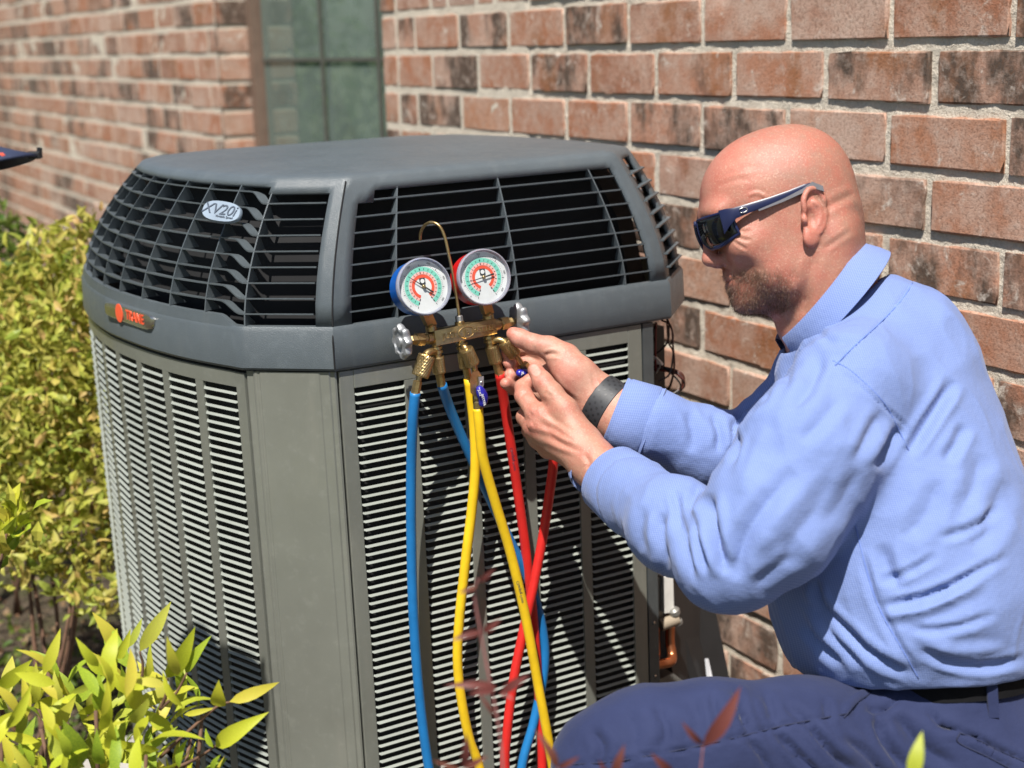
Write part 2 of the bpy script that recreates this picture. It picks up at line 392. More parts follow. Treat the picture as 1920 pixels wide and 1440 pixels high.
def speckle(name, col, rough, sp, metal=0.0, coat=0.0, ss=900, dusty=.22):
    t = NT(name); c = t.coord(); oi = t.n('ObjectInfo').outputs['Random']; n1 = t.math('ADD', t.math('MULTIPLY', t.noise(c, 5, 5, 0.6), .8), t.math('MULTIPLY', oi, .2)); dust = t.noise(t.mapping(c, (1, 1, .12)), 26, 5, .7); n2 = t.noise(c, ss, 2, 0.5); n3 = t.noise(c, 60, 4, 0.7)
    lo = tuple(x * 0.84 for x in col); hi = tuple(x * 1.14 for x in col)
    cc = t.mix(t.ramp(n3, [(0.55, 0), (0.8, 0.25)]), t.ramp(n1, [(0.3, lo), (0.7, hi)]), tuple(min(1, x * 1.6 + .02) for x in col))
    cc = t.mix(t.ramp(dust, [(.52, 0), (.78, dusty)]), cc, (.36, .34, .29))
    t.set(Base_Color=cc, Roughness=t.ramp(n3, [(0.3, rough - .06), (0.7, rough + .08)]), Metallic=metal, Coat_Weight=coat)
    t.bump(n2, sp, 0.0006); return t.m
M_cap = speckle('slate_plastic', (0.086, 0.103, 0.114), 0.36, 0.9, dusty=.07)
M_panel = speckle('grey_green_paint', (0.215, 0.222, 0.192), 0.36, 0.12, 0.25, 0.1)
M_slat = speckle('slat_paint', (0.26, 0.28, 0.25), 0.42, 0.1)
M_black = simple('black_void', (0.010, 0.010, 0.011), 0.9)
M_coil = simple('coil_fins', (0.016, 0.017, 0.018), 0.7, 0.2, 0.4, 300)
M_fan = simple('fan_grey', (0.16, 0.15, 0.135), 0.5, 0.1)
M_chrome = simple('satin_chrome', (0.62, 0.61, 0.57), 0.22, 0.95, 0.1, 12)
M_orange = simple('orange_red_paint', (0.80, 0.10, 0.035), 0.45)
M_badge = simple('pale_blue_grey_plate', (0.24, 0.30, 0.37), 0.35, 0.15)
M_navyprint = simple('dark_slate_print', (0.035, 0.055, 0.09), 0.5)
M_steel = simple('grey_steel', (0.11, 0.125, 0.13), 0.45, 0.5)

ac = empty('air_conditioner', 'grey outdoor air conditioner with louvred sides and dark slatted top, beside the brick wall', 'air conditioner', mat=unit_m)
arc_pts = [(0.03, 0.89), (-0.008, 0.83), (-0.027, 0.758), (-0.044, 0.651), (-0.051, 0.56), (-0.052, 0.478), (-0.041, 0.345), (-0.019, 0.224), (0.021, 0.096)]
ARC = spline(arc_pts[::-1], 60)                    # from the corner panel away to the left
SEG = {'A': np.array([(0.12, 0), (0.69, 0)]), 'B': np.array([(0.69, 0), (0.79, 0.10)]), 'C': spline([(0.79, 0.10), (0.815, 0.3), (0.82, 0.48), (0.81, 0.66), (0.79, 0.80)], 14),
       'D': np.array([(0.79, 0.80), (0.69, 0.90)]), 'E': np.array([(0.69, 0.90), (0.13, 0.93)]), 'F': np.array([(0.13, 0.93), (0.03, 0.89)]), 'G': ARC[::-1], 'H': np.array([(0.021, 0.096), (0.12, 0)])}
def resample(P, n):
    P = np.asarray(P, float); d = np.r_[0, np.cumsum(np.linalg.norm(np.diff(P, axis=0), axis=1))]; q = np.linspace(0, d[-1], n)
    return np.stack([np.interp(q, d, P[:, k]) for k in range(P.shape[1])], 1)
NS = {'A': 40, 'B': 8, 'C': 20, 'D': 4, 'E': 16, 'F': 5, 'G': 40, 'H': 16}
OUT = []; OSEG = []
for k in 'ABCDEFGH':
    q = resample(SEG[k], NS[k] + 1)[:-1]; OUT.append(q); OSEG += [(k, i / NS[k]) for i in range(NS[k])]
OUT = np.vstack(OUT); NO = len(OUT)
def kk(z):
    u = np.clip((z - 0.9) / 0.195, 0, 1) ** 1.6; return 1 - 0.2 * u, 1 - 0.22 * u
def shape(P, z, extra=1.0):
    kx, ky = kk(z); P = np.atleast_2d(P)
    Q = np.stack([0.39 + (P[:, 0] - 0.39) * kx, 0.2 + (P[:, 1] - 0.2) * ky], 1)
    return np.stack([0.39 + (Q[:, 0] - 0.39) * extra, 0.42 + (Q[:, 1] - 0.42) * extra], 1)
# ---- cap: band, corner posts, roof
levels = [(0.836, 0.985), (0.836, 1.010), (0.840, 1.016), (0.892, 1.012), (0.8985, 1.004), (0.8985, 0.98)]
levels2 = [(0.897, 1.0), (0.93, 1), (0.96, 1), (0.99, 1), (1.02, 1), (1.045, 1), (1.062, 1), (1.078, 1), (1.088, 1), (1.094, 0.998), (1.0985, 0.990), (1.1010, 0.975), (1.1030, 0.95), (1.106, 0.86), (1.109, 0.7), (1.112, 0.5), (1.1135, 0.3), (1.1142, 0.15)]
def solid(seg, fr, z):
    if z > 1.085: return True
    if seg == 'A': return fr < 0.04 or fr >= 0.955 or z > 1.0785 - 0.00 or (z > 1.06 and fr < .10)
    if seg == 'H': return fr > 0.79 or z > 1.075
    if seg == 'B': return fr < 0.2 or fr > .8
    if seg in 'CDEF': return (seg in 'DF') or (seg == 'C' and (fr < .05 or fr > .9))
    return False
mb = MB(); rings = []
for z, e in levels: rings.append([(*p, z) for p in shape(OUT, min(z, 0.9), e)])
mb.rings(rings, True, False); band = mb.build('band', M_cap, ac, True, 35)
mb = MB(); V = []; F = []
for z, e in levels2: V += [(*p, z) for p in shape(OUT, min(z, 1.095), e)]
for i in range(len(levels2) - 1):
    zm = (levels2[i][0] + levels2[i + 1][0]) / 2
    for j in range(NO):
        k2 = (j + 1) % NO; fr = OSEG[j][1] + 0.5 / NS[OSEG[j][0]]
        if solid(OSEG[j][0], fr, zm): F.append((i * NO + j, i * NO + k2, (i + 1) * NO + k2, (i + 1) * NO + j))
F.append(tuple(range((len(levels2) - 1) * NO, len(levels2) * NO))); mb.add(V, F); top = mb.build('top_cover', M_cap, ac, True, 40)
sm = top.modifiers.new('thick', 'SOLIDIFY'); sm.thickness = 0.006; sm.offset = -1
# seam at the near corner
mb = MB(); cz = np.linspace(0.84, 1.093, 14)
for dx in (0,):
    mb.tube([(*(shape([(0.1195, 0.0)], min(max(z, .9), 1.095), 1.0165 if z < 0.897 else 1.0012)[0]), z) for z in cz], 0.0011, 6)
mb.build('seam', M_black, ac)
# ---- grille bars and fins
BZ = [1.065 - 0.0213 * i for i in range(8)]
def blade(path, depth, thick, drop=0.0):
    """horizontal blade: outer edge on path, going inwards."""
    P = np.asarray(path, float); T = np.gradient(P[:, :2], axis=0); R = []
    for p, t in zip(P, T):
        t = t / (np.linalg.norm(t) + 1e-9); nrm = np.array([-t[1], t[0]])
        if nrm @ (np.array([0.39, 0.42]) - p[:2]) < 0: nrm = -nrm
        q = p[:2] + nrm * depth
        R.append([(p[0], p[1], p[2] + thick / 2), (p[0], p[1], p[2] - thick / 2), (q[0], q[1], p[2] - thick / 2 - drop), (q[0], q[1], p[2] + thick / 2 - drop)])
    return R
def seg_path(k, f0, f1, n): 
    q = resample(SEG[k], 81); ff = np.linspace(f0, f1, n); return np.stack([np.interp(ff, np.linspace(0, 1, 81), q[:, c]) for c in (0, 1)], 1)
def gusset(p2, zt, zb, depth, tdir, th=0.0022):
    """triangular fin standing on the bar below: p2 = plan point, tdir = plan tangent."""
    V = []
    for z, d in ((zt, 0.003), (zb, depth)):
        o = shape([p2], z)[0]; t = tdir / np.linalg.norm(tdir); nrm = np.array([-t[1], t[0]])
        if nrm @ (np.array([0.39, 0.42]) - o) < 0: nrm = -nrm
        i_ = o + nrm * d
        for sgn in (-1, 1): V += [(*(o + t * sgn * th / 2), z), (*(i_ + t * sgn * th / 2), z)]
    # order: top: 0 o-,1 i-,2 o+,3 i+ ; bottom: 4 o-,5 i-,6 o+,7 i+
    return V, [(0, 4, 5, 1), (2, 3, 7, 6), (0, 2, 6, 4), (1, 5, 7, 3), (0, 1, 3, 2), (4, 6, 7, 5)]
# right-hand face
vfr = [0.175, 0.525, 0.865]
for i, z in enumerate(BZ):
    f0 = 0.10 if i == 0 else 0.046; f1 = 0.954
    P = seg_path('A', f0, f1, 10); Q = shape(P, z); mb = MB(); mb.rings(blade([(*p, z) for p in Q], 0.021, 0.0024, 0.004)); mb.build('grille_bar', M_cap, ac)
edges = [1.0785] + BZ + [0.8985]
for f in vfr:
    p = seg_path('A', f, f + 0.01, 2); mb = MB()
    for i in range(len(edges) - 1): mb.add(*gusset(p[0], edges[i] + .001, edges[i + 1] - .001, 0.020, p[1] - p[0]))
    mb.build('grille_fin', M_cap, ac)
# left-hand face, bars step down where they meet the corner
def sstep(x, a, b): u = np.clip((x - a) / (b - a), 0, 1); return u * u * (3 - 2 * u)
HG = np.vstack([resample(SEG['H'], 30)[::-1][6:], ARC[1:]])                     # from 78% of the chamfer, round the arc
HGd = np.r_[0, np.cumsum(np.linalg.norm(np.diff(HG, axis=0), axis=1))]; HGL = HGd[-1]
def hg(d): return np.array([np.interp(d, HGd, HG[:, 0]), np.interp(d, HGd, HG[:, 1])])
ch_len = 0.108
def lz(z, d): return z + 0.0150 * float(sstep(d, ch_len + 0.004, ch_len + 0.052))
for i, z in enumerate(BZ):
    dd = np.r_[np.linspace(0, ch_len - 0.004, 4), np.linspace(ch_len, ch_len + 0.055, 10), np.linspace(ch_len + 0.07, HGL, 36)]
    P = []
    for d in dd: zz = lz(z, d); P.append((*shape([hg(d)], zz)[0], zz))
    mb = MB(); mb.rings(blade(P, 0.015, 0.0022, 0.003)); mb.build('grille_bar', M_cap, ac)
fd = [ch_len - 0.004] + [ch_len + 0.085 + 0.095 * k for k in range(8)]
for d in fd:
    mb = MB(); tdir = hg(min(d + .01, HGL)) - hg(d - .01)
    for i in range(len(edges) - 1):
        zt = lz(edges[i], d) + .001; zb = lz(edges[i + 1], d) - .001
        if i == len(edges) - 2 and d < ch_len: zb = 0.898
        mb.add(*gusset(hg(d), min(zt, 1.088), zb, 0.030, tdir))
    mb.build('grille_fin', M_cap, ac)
# raised lip of the band under the left grille (it stays higher along the curved side)
mb = MB(); R_ = []
for d in np.r_[np.linspace(ch_len - .02, ch_len + .055, 14), np.linspace(ch_len + .07, HGL, 34)]:
    zt = lz(0.8965, d); p0 = shape([hg(d)], 0.895, 1.008)[0]; p1 = shape([hg(d)], zt, 1.003)[0]; p2 = shape([hg(d)], zt, 0.985)[0]; p3 = shape([hg(d)], 0.895, 0.985)[0]
    R_.append([(*p0, 0.893), (*p1, zt), (*p2, zt), (*p3, 0.893)])
mb.rings(R_); mb.build('band_lip', M_cap, ac, True, 35)
# right chamfer and far side: fins that show past the edge
for i, z in enumerate(BZ):
    P = np.vstack([seg_path('B', 0.15, 1, 4)[:-1], seg_path('C', 0, 1, 10)]); mb = MB(); mb.rings(blade([(*p, z) for p in shape(P, z, 1.012)], 0.024, 0.0024, 0.004)); mb.build('grille_bar', M_cap, ac)
# black core put in to darken the inside behind the bars; fan blades
mb = MB(); R_ = []
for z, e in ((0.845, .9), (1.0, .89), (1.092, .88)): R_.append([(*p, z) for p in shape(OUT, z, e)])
mb.rings(R_, True, True); mb.build('black_core', M_black, ac)
for k in range(5):
    a = k * 2 * PI / 5; pts = []
    for q in np.linspace(-0.35, 0.35, 7):
        for rr_, zz in ((0.20, 0.965), (0.31, 0.965)): pts.append((0.39 + rr_ * math.cos(a + q), 0.42 + rr_ * math.sin(a + q), zz - 0.07 * q / .35))
    MB().add(pts, [(2 * i, 2 * i + 1, 2 * i + 3, 2 * i + 2) for i in range(6)]).build('fan_blade', M_fan, ac)

# ---- cabinet below the band
mb = MB(); R_ = []
for z in (ZF + 0.02, 0.836): R_.append([(min(p[0], .645), p[1], z) for p in shape(OUT, 0.5, 0.955)])
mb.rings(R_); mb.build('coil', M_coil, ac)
# corner panel with folded edges
c0 = np.array([0.021, 0.096]); c1 = np.array([0.12, 0.0]); ct = (c1 - c0) / np.linalg.norm(c1 - c0); cn = np.array([ct[1], -ct[0]]); CL = np.linalg.norm(c1 - c0)
if cn @ (np.array([0.39, 0.42]) - c0) > 0: cn = -cn
prof = [(0.001, -0.012), (0.001, -0.002), (0.003, 0.0), (0.012, 0.0), (0.0135, 0.0022), (0.016, 0.0030), (0.0185, 0.0030), (0.020, 0.0022), (0.0225, 0.0022), (0.024, 0.0034), (CL - 0.0255, 0.0034), (CL - 0.0235, 0.002), (CL - 0.011, 0.002), (CL - 0.009, 0.0), (CL - 0.003, 0.0), (CL - 0.001, -0.002), (CL - 0.001, -0.012)]
R_ = [[(*(c0 + ct * a + cn * b), z) for z in np.linspace(ZF, 0.834, 2)] for a, b in prof]
mb = MB(); mb.rings(R_, False, False); mb.build('corner_panel', M_panel, ac)
# right louvre panel
LX0, PITX, SW = 0.1455, 0.0975, 0.0785
rp = MB()
def pbox(x0, x1, z0, z1, y0=-0.001, y1=0.004): rp.box((x0, y0, z0), (x1, y1, z1))
RP = 0.01262; ROWS = 56; LZT = 0.807; LZB = LZT - RP * ROWS
pbox(0.1235, LX0 - .0002, ZF, 0.834); 
for k in range(4): pbox(LX0 + PITX * k + SW, LX0 + PITX * (k + 1), LZB, LZT)
XR = LX0 + PITX * 4 + SW
pbox(XR, 0.640, ZF, 0.834); pbox(LX0 - .0002, XR, LZT, 0.834, -0.0012); pbox(LX0 - .0002, XR, ZF, LZB, -0.0012)
panel = rp.build('louvre_panel', M_panel, ac)
bv = panel.modifiers.new('bev', 'BEVEL'); bv.width = 0.0008; bv.segments = 1
def slat_geo(L):
    ys = [(-0.0026, -0.0006), (-0.0030, 0.0), (0.0014, 0.0026), (0.0018, 0.0020)]
    V = []; F = []
    for x, k in ((-L / 2, .35), (-L / 2 + .003, 1), (L / 2 - .003, 1), (L / 2, .35)):
        for y, z in ys: V.append((x, y * k + (0.0012 if k < 1 else 0), z + (0.0012 if k < 1 else 0)))
    for i in range(3):
        for j in range(4): a = i * 4 + j; b = i * 4 + (j + 1) % 4; F.append((a, b, b + 4, a + 4))
    F += [(3, 2, 1, 0), (12, 13, 14, 15)]
    return V, F
sv, sf = slat_geo(SW); slat_me = mesh('slat', sv, sf, M_slat, True, 40)
cnt = 0
for k in range(5):
    for r_ in range(ROWS - 2):
        o = bpy.data.objects.new('slat', slat_me); COL.objects.link(o); o.parent = panel
        o.location = (LX0 + PITX * k + SW / 2, 0.0, LZT - RP * (r_ + 0.85)); o.rotation_euler = (random.gauss(0, .03), 0, 0)
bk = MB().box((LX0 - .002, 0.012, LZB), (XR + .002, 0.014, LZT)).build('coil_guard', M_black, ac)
# left louvre face, following the curve
Ad = np.r_[0, np.cumsum(np.linalg.norm(np.diff(ARC, axis=0), axis=1))]; AL = Ad[-1]
def ar(d): return np.array([np.interp(d, Ad, ARC[:, 0]), np.interp(d, Ad, ARC[:, 1])])
def arn(d):
    t_ = ar(min(d + .02, AL)) - ar(max(d - .02, 0)); t_ /= np.linalg.norm(t_); n_ = np.array([t_[1], -t_[0]])
    return t_, (n_ if n_ @ (ar(d) - np.array([0.39, 0.42])) > 0 else -n_)
lf = MB()
def lstrip(d0, d1, z0, z1, n, o=0.0):
    R_ = []
    for d in np.linspace(d0, d1, n):
        p = ar(d); _, n_ = arn(d); a_ = p + n_ * (0.0012 + o); b_ = p - n_ * 0.004; R_.append([(*a_, z0), (*a_, z1), (*b_, z1), (*b_, z0)])
    lf.rings(R_)
LD0 = 0.0215; LPIT = 0.0985; LSW = 0.0795
lstrip(0.0015, LD0, ZF, 0.830, 3); ncol = int((AL - LD0) / LPIT)
lstrip(LD0, LD0 + ncol * LPIT, LZT + .001, 0.8305, 40, .0002); lstrip(LD0, LD0 + ncol * LPIT, ZF, LZB, 40, .0002)
for k in range(ncol): lstrip(LD0 + k * LPIT + LSW, LD0 + (k + 1) * LPIT, LZB, LZT + .001, 3)
lpan = lf.build('louvre_panel', M_panel, ac)
for k in range(ncol):
    d0 = LD0 + k * LPIT; a_ = ar(d0); b_ = ar(d0 + LSW); L = np.linalg.norm(b_ - a_); t_ = (b_ - a_) / L; n_ = np.array([t_[1], -t_[0]])
    if n_ @ (a_ - np.array([0.39, 0.42])) < 0: n_ = -n_
    V0, F0 = slat_geo(L); mb = MB(); m_ = (a_ + b_) / 2
    flip = (t_[0] * n_[1] - t_[1] * n_[0]) > 0
    for r_ in range(ROWS - 2):
        zc = LZT - RP * (r_ + 0.85)
        mb.add([(*(m_ + t_ * x + n_ * (-y)), zc + z) for x, y, z in V0], [f[::-1] for f in F0] if flip else F0)
    mb.build('slat_column', M_slat, lpan, True, 40, kind='stuff')
# right-hand corner: thin post, then the open service bay
mb = MB(); mb.box((0.6425, -0.001, ZF), (0.662, 0.02, 0.834)); post = mb.build('corner_post', M_steel, ac)
mb = MB()
for z in (0.15, 0.235, 0.33, 0.62): mb.lathe((0.652, -0.0012, z), (0, -1, 0), [(0, .003), (.0015, .0028), (.002, .001)], 8)
mb.build('screws', M_chrome, ac)
M_bay = simple('bay_metal', (0.05, 0.05, 0.048), 0.5, 0.4, 0.3, 9)
M_copper = simple('copper', (0.62, 0.24, 0.11), 0.32, 0.95, 0.2, 20)
M_wire = {k: simple(k + '_wire', c_, 0.45) for k, c_ in dict(black=(.015, .014, .014), brown=(.09, .03, .02), red=(.22, .03, .02), white=(.45, .42, .36), grey=(.12, .11, .11)).items()}
M_sticker = simple('white_sticker', (0.72, 0.71, 0.67), 0.5)
M_yellowst = simple('yellow_sticker', (0.75, 0.42, 0.03), 0.5)
mb = MB(); mb.box((0.648, 0.10, 0.42), (0.757, 0.30, 0.80))
mb.build('control_box', M_bay, ac); MB().box((0.648, 0.13, ZF + .03), (0.775, 0.135, 0.418)).build('bay_back', M_black, ac)
# x-shaped embossing on the control box
fp = lambda px, py, y=0.095: on_unit(px, py, 1, y)
mb = MB()
sq = [(1213, 612), (1231, 606), (1229, 640), (1212, 645)]; iq = [(1218, 620), (1225, 618), (1224, 632), (1217, 634)]
for q in (sq, iq):
    P_ = [fp(*p) for p in q]; mb.tube(P_ + [P_[0]], 0.0016, 5)
for a_, b_ in zip(sq, iq): mb.tube([fp(*a_), fp(*b_)], 0.0014, 5)
mb.build('embossed_cross', M_black, ac)
def wire(pts, col, r=0.0016, y=0.07, name='wire'):
    P_ = spline([fp(px, py, y + dy) for px, py, dy in pts], 40); return MB().tube(P_, r, 6).build(name, M_wire[col], ac, True)
wire([(1240, 600, 0), (1258, 612, -.02), (1262, 650, -.03), (1264, 690, -.03), (1252, 730, 0), (1225, 740, .02)], 'brown')
wire([(1246, 590, 0), (1252, 600, -.01), (1262, 628, -.02), (1258, 645, -.01)], 'black')
wire([(1250, 592, 0), (1253, 640, -.02), (1262, 660, -.02), (1263, 700, -.03), (1250, 735, 0), (1215, 745, .02)], 'brown', .0013)
wire([(1208, 640, 0), (1212, 655, 0), (1222, 665, 0), (1238, 682, -.01), (1230, 700, 0)], 'white', .0014)
wire([(1230, 604, 0), (1229, 660, 0), (1230, 700, 0)], 'red')
wire([(1210, 668, .02), (1232, 662, 0), (1252, 640, -.01), (1254, 610, 0)], 'black', .0018)
wire([(1236, 715, 0), (1256, 700, -.02), (1263, 660, -.03)], 'grey')
for k in range(7):
    j = lambda s_: random.uniform(-s_, s_)
    wire([(1212 + j(4), 700 + j(10), .02), (1240 + j(8), 690 + j(6), 0), (1274 + j(5), 705 + j(8), -.03), (1279 + j(4), 725 + j(6), -.03), (1258 + j(6), 744 + j(3), -.02), (1225 + j(6), 742 + j(4), 0), (1208 + j(3), 720 + j(6), .02)], ['brown', 'black', 'red', 'brown', 'black', 'grey', 'brown'][k], .0015)
mb = MB(); mb.tube([fp(1224, 668), fp(1240, 684)], 0.0045, 8); mb.build('wire_connector', M_sticker, ac)
# lower bay: grey box with label, copper pipes, valve, compressor jacket
def quad_plate(px4, y, th, mat, name):
    P_ = [fp(px, py, y) for px, py in px4]; Q = [p + np.array([0, th, 0]) for p in P_]
    return MB().add(P_ + Q, [(0, 3, 2, 1), (4, 5, 6, 7), (0, 1, 5, 4), (1, 2, 6, 5), (2, 3, 7, 6), (3, 0, 4, 7)]).build(name, mat, ac)
M_bay2 = simple('bay_box_metal', (0.22, 0.215, 0.20), 0.45, 0.5, 0.3, 9)
quad_plate([(1221, 1085), (1244, 1080), (1244, 1155), (1222, 1172)], .06, .05, M_bay2, 'relay_box')
quad_plate([(1246, 1082), (1262, 1080), (1264, 1148), (1246, 1150)], .05, .04, M_sticker, 'terminal_strip')
quad_plate([(1222, 1088), (1232, 1086), (1232, 1108), (1222, 1110)], .058, .0015, M_sticker, 'label')
quad_plate([(1228, 1278), (1262, 1262), (1296, 1288), (1290, 1318), (1226, 1318)][0:4], .05, .06, M_bay2, 'valve_guard')
quad_plate([(1246, 1288), (1272, 1286), (1270, 1312), (1244, 1313)], .047, .0015, M_sticker, 'label')
quad_plate([(1214, 876), (1226, 884), (1214, 888)], .04, .0015, M_yellowst, 'warning_label') if False else None
P_ = [fp(1213, 890, .03), fp(1226, 890, .03), fp(1218, 872, .03)]
MB().add(P_ + [p + np.array([0, .0015, 0]) for p in P_], [(0, 1, 2), (5, 4, 3), (0, 3, 4, 1), (1, 4, 5, 2), (2, 5, 3, 0)]).build('warning_label', M_yellowst, ac)
quad_plate([(1228, 884), (1262, 898), (1300, 922), (1228, 905)], .05, .01, M_bay2, 'bracket')
cp = lambda pts, r=.0075: MB().tube(spline([fp(px, py, y) for px, py, y in pts], 24), r, 10).build('copper_pipe', M_copper, ac, True)
cp([(1232, 1150, .08), (1231, 1190, .08), (1232, 1225, .07), (1228, 1245, .07)], .006)
cp([(1258, 1150, .08), (1256, 1200, .07), (1260, 1228, .06), (1258, 1240, .05), (1245, 1244, .05), (1228, 1246, .05)], .0085)
M_tan = simple('tan_insulation', (0.30, 0.245, 0.18), .8); MB().tube([fp(1238, 1172, .055), fp(1270, 1160, .05)], .011, 12).build('pipe_sleeve', M_tan, ac, True, 40)
mb = MB(); mb.lathe(fp(1262, 1140, .05), fp(1270, 1165, .05) - fp(1262, 1140, .05), [(0, .006), (.004, .010), (.012, .010), (.014, .006), (.025, .006), (.026, .009), (.032, .009)], 12); mb.build('service_valve', M_bay2, ac, True, 40)
mb = MB(); R_ = []
for z in np.linspace(ZF + .02, 0.36, 8):
    R_.append([(0.74 + 0.06 * math.cos(a) * (1 - .15 * (z > .33)), 0.16 + 0.06 * math.sin(a), z) for a in np.linspace(0, 2 * PI, 20, endpoint=False)])
M_jacket = simple('compressor_jacket', (0.035, 0.036, 0.045), 0.8, 0, .3, 30, .5, 60, .004)
mb.rings(R_); mb.build('compressor', M_jacket, ac, True, 60)
# base pan and back wall of the bay
mb = MB(); mb.rings([[(*p, z) for p in shape(OUT, .5, 0.985)] for z in (ZF, ZF + .025)]); mb.build('base_pan', M_panel, ac)
# ---- maker's badge on the band, model badge on the grille
def plate_on(px4, axis_in, th, mat, name, parent, rnd=0.0, n=28, power=3.2, bow=0.0):
    """rounded plate whose four corners are local 3D points (tl, tr, br, bl); axis_in points inwards."""
    tl, tr, br, bl = [np.asarray(p, float) for p in px4]; Vf = []; Vb = []; Vm = []
    for a in np.linspace(0, 2 * PI, n, endpoint=False):
        ca, sa = math.cos(a), math.sin(a); uu = math.copysign(abs(ca) ** (2 / power), ca); vv = math.copysign(abs(sa) ** (2 / power), sa)
        def pt(s_): 
            u_, v_ = 0.5 + 0.5 * uu * s_, 0.5 - 0.5 * vv * s_
            return tl * (1 - u_) * (1 - v_) + tr * u_ * (1 - v_) + br * u_ * v_ + bl * (1 - u_) * v_
        Vf.append(pt(0.95)); Vm.append(pt(1.0) + axis_in * th * .35); Vb.append(pt(1.0) + axis_in * th)
    return MB().rings([Vb, Vm, Vf]).build(name, mat, parent, True, 50)
def arc_hit(px, py, z0):
    """local point on the curved band surface under a pixel."""
    R3 = np.stack([E1, E2, E3], 0); r = R3 @ ray(px, py); o = R3 @ (CAM - UO)
    best = None
    for t in np.linspace(1.8, 3.2, 1400):
        p = o + r * t; q = shape(ARC, 0.85, 1.014); dd = np.linalg.norm(q - p[:2], axis=1).min()
        if best is None or dd < best[0]: best = (dd, p)
    return best[1]
cor = [arc_hit(201, 562, .87), arc_hit(296, 592, .87), arc_hit(291, 622, .87), arc_hit(203, 590, .87)]
nin = np.cross(cor[1] - cor[0], cor[3] - cor[0]); nin /= np.linalg.norm(nin)
if nin @ (np.array([0.39, 0.42, .87]) - cor[0]) < 0: nin = -nin
cor = [c_ - nin * 0.007 for c_ in cor]
badge = plate_on(cor, nin, 0.009, M_chrome, 'maker_badge', ac, power=5)
ctr = sum(cor) / 4; bx = norm(cor[1] - cor[0]); by = norm(np.cross(bx, -nin)) ; by = norm(np.cross(nin, bx)); by = by if by[2] > 0 else -by
wB = np.linalg.norm(cor[1] - cor[0])
def put2d(V2, org, ux, uy, out, h=0.0): return [org + ux * p[0] + uy * p[1] + out * (p[2] + h) for p in V2]
cc_ = ctr - bx * wB * 0.16
MB().lathe(cc_ - nin * -0.0005, -nin, [(0, .0150), (.0008, .0150), (.0010, .014)], 28).build('emblem', M_orange, badge)
tv, tf = text_mesh('TRANE', 0.0215, 0.0005, space=1.08)
MB().add(put2d(tv, ctr + bx * wB * 0.155 + by * .001, bx, by, -nin, 0.0008), tf).build('lettering', M_orange, badge)
# model plate
R3 = np.stack([E1, E2, E3], 0)
pw = uw((*shape([hg(ch_len + 0.10)], 1.05)[0], 1.05)); dpl = (pw - CAM) @ FW - 0.035
def u_loc(p): return R3 @ (np.asarray(p) - UO)
mc = [u_loc(U(px, py, dpl + o)) for px, py, o in ((384, 371, .014), (456, 382, -.006), (446, 420, -.016), (373, 410, .004))]
pn = np.cross(mc[1] - mc[0], mc[3] - mc[0]); pn /= np.linalg.norm(pn); pn = pn if pn @ (R3 @ FW) > 0 else -pn
mplate = plate_on(mc, pn, 0.006, M_badge, 'model_plate', ac, power=2.6)
mctr = sum(mc) / 4; mx_ = norm(mc[1] - mc[0]); my_ = norm(np.cross(pn, mx_)); my_ = my_ if my_[2] > 0 else -my_
wM = np.linalg.norm(mc[1] - mc[0])
tv, tf = text_mesh('XV20i', wM * 0.36, 0.0004, space=0.95)
tv = tv.copy(); tv[:, 0] += tv[:, 1] * 0.22
MB().add(put2d(tv, mctr + my_ * .0015 - mx_ * .002, mx_, my_, -pn, 0.0006), tf).build('lettering', M_navyprint, mplate)
tv, tf = text_mesh('Variable Speed', wM * 0.075, 0.0003)
MB().add(put2d(tv, mctr - my_ * .0085 + mx_ * .008, mx_, my_, -pn, 0.0006), tf).build('lettering', M_navyprint, mplate)

# pad under the unit
M_conc = simple('concrete', (0.36, 0.34, 0.31), 0.9, 0, .2, 12, .6, 150, .004)
pv, pf = bevel_box((-0.12, -0.12, -0.09), (0.92, 1.02, 0.0), 0.01)
pd = obj('concrete_pad', pv, pf, M_conc); pd.matrix_world = Matrix.Translation((UO[0] + E3[0] * ZF, UO[1], UO[2] + ZF - 0.004)) @ Matrix.Rotation(math.atan2(E1[1], E1[0]), 4, 'Z')
tag(pd, 'pale concrete pad under the air conditioner', 'pad')
mb = MB()
for x, y in ((0.1, 0.1), (0.68, 0.1), (0.1, 0.8), (0.68, 0.8)): mb.lathe((x, y, ZF + .0005), (0, 0, -1), [(0, .03), (.02, .03), (.021, .02)], 12)
mb.build('rubber_feet', M_black, ac)
# the removed service panel leaning on the wall behind
M_pblack = simple('black_edge', (0.012, 0.013, 0.014), 0.45)
M_pwhite = simple('foam_lining', (0.62, 0.63, 0.66), 0.8)
A_, B_ = U(1300, 1318, 2.62), U(1368, 1318, 2.66)      # foot corners hidden by the knee
base_z = 0.03
def to_floor(px, d): p = U(px, 1600, d); return np.array([p[0], p[1], base_z])
b0, b1 = to_floor(1300, 2.50), to_floor(1445, 2.62); t0, t1 = U(1240, 1020, 2.60), U(1316, 1020, 2.72)
nx_ = norm(np.cross(b1 - b0, t0 - b0)); nx_ = nx_ if nx_ @ FW > 0 else -nx_
V = [b0, b1, t1, t0]; V += [p + nx_ * 0.02 for p in V]
sp_ = empty('service_panel', 'black edged sheet metal panel with pale lining leaning behind the air conditioner', 'panel', loc=tuple((b0 + b1) / 2))
obj('panel_sheet', V, [(0, 1, 2, 3), (7, 6, 5, 4), (0, 4, 5, 1), (1, 5, 6, 2), (2, 6, 7, 3), (3, 7, 4, 0)], M_pblack, sp_, world_space=True)
def lerp2(u, v): return (b0 * (1 - u) + b1 * u) * (1 - v) + (t0 * (1 - u) + t1 * u) * v
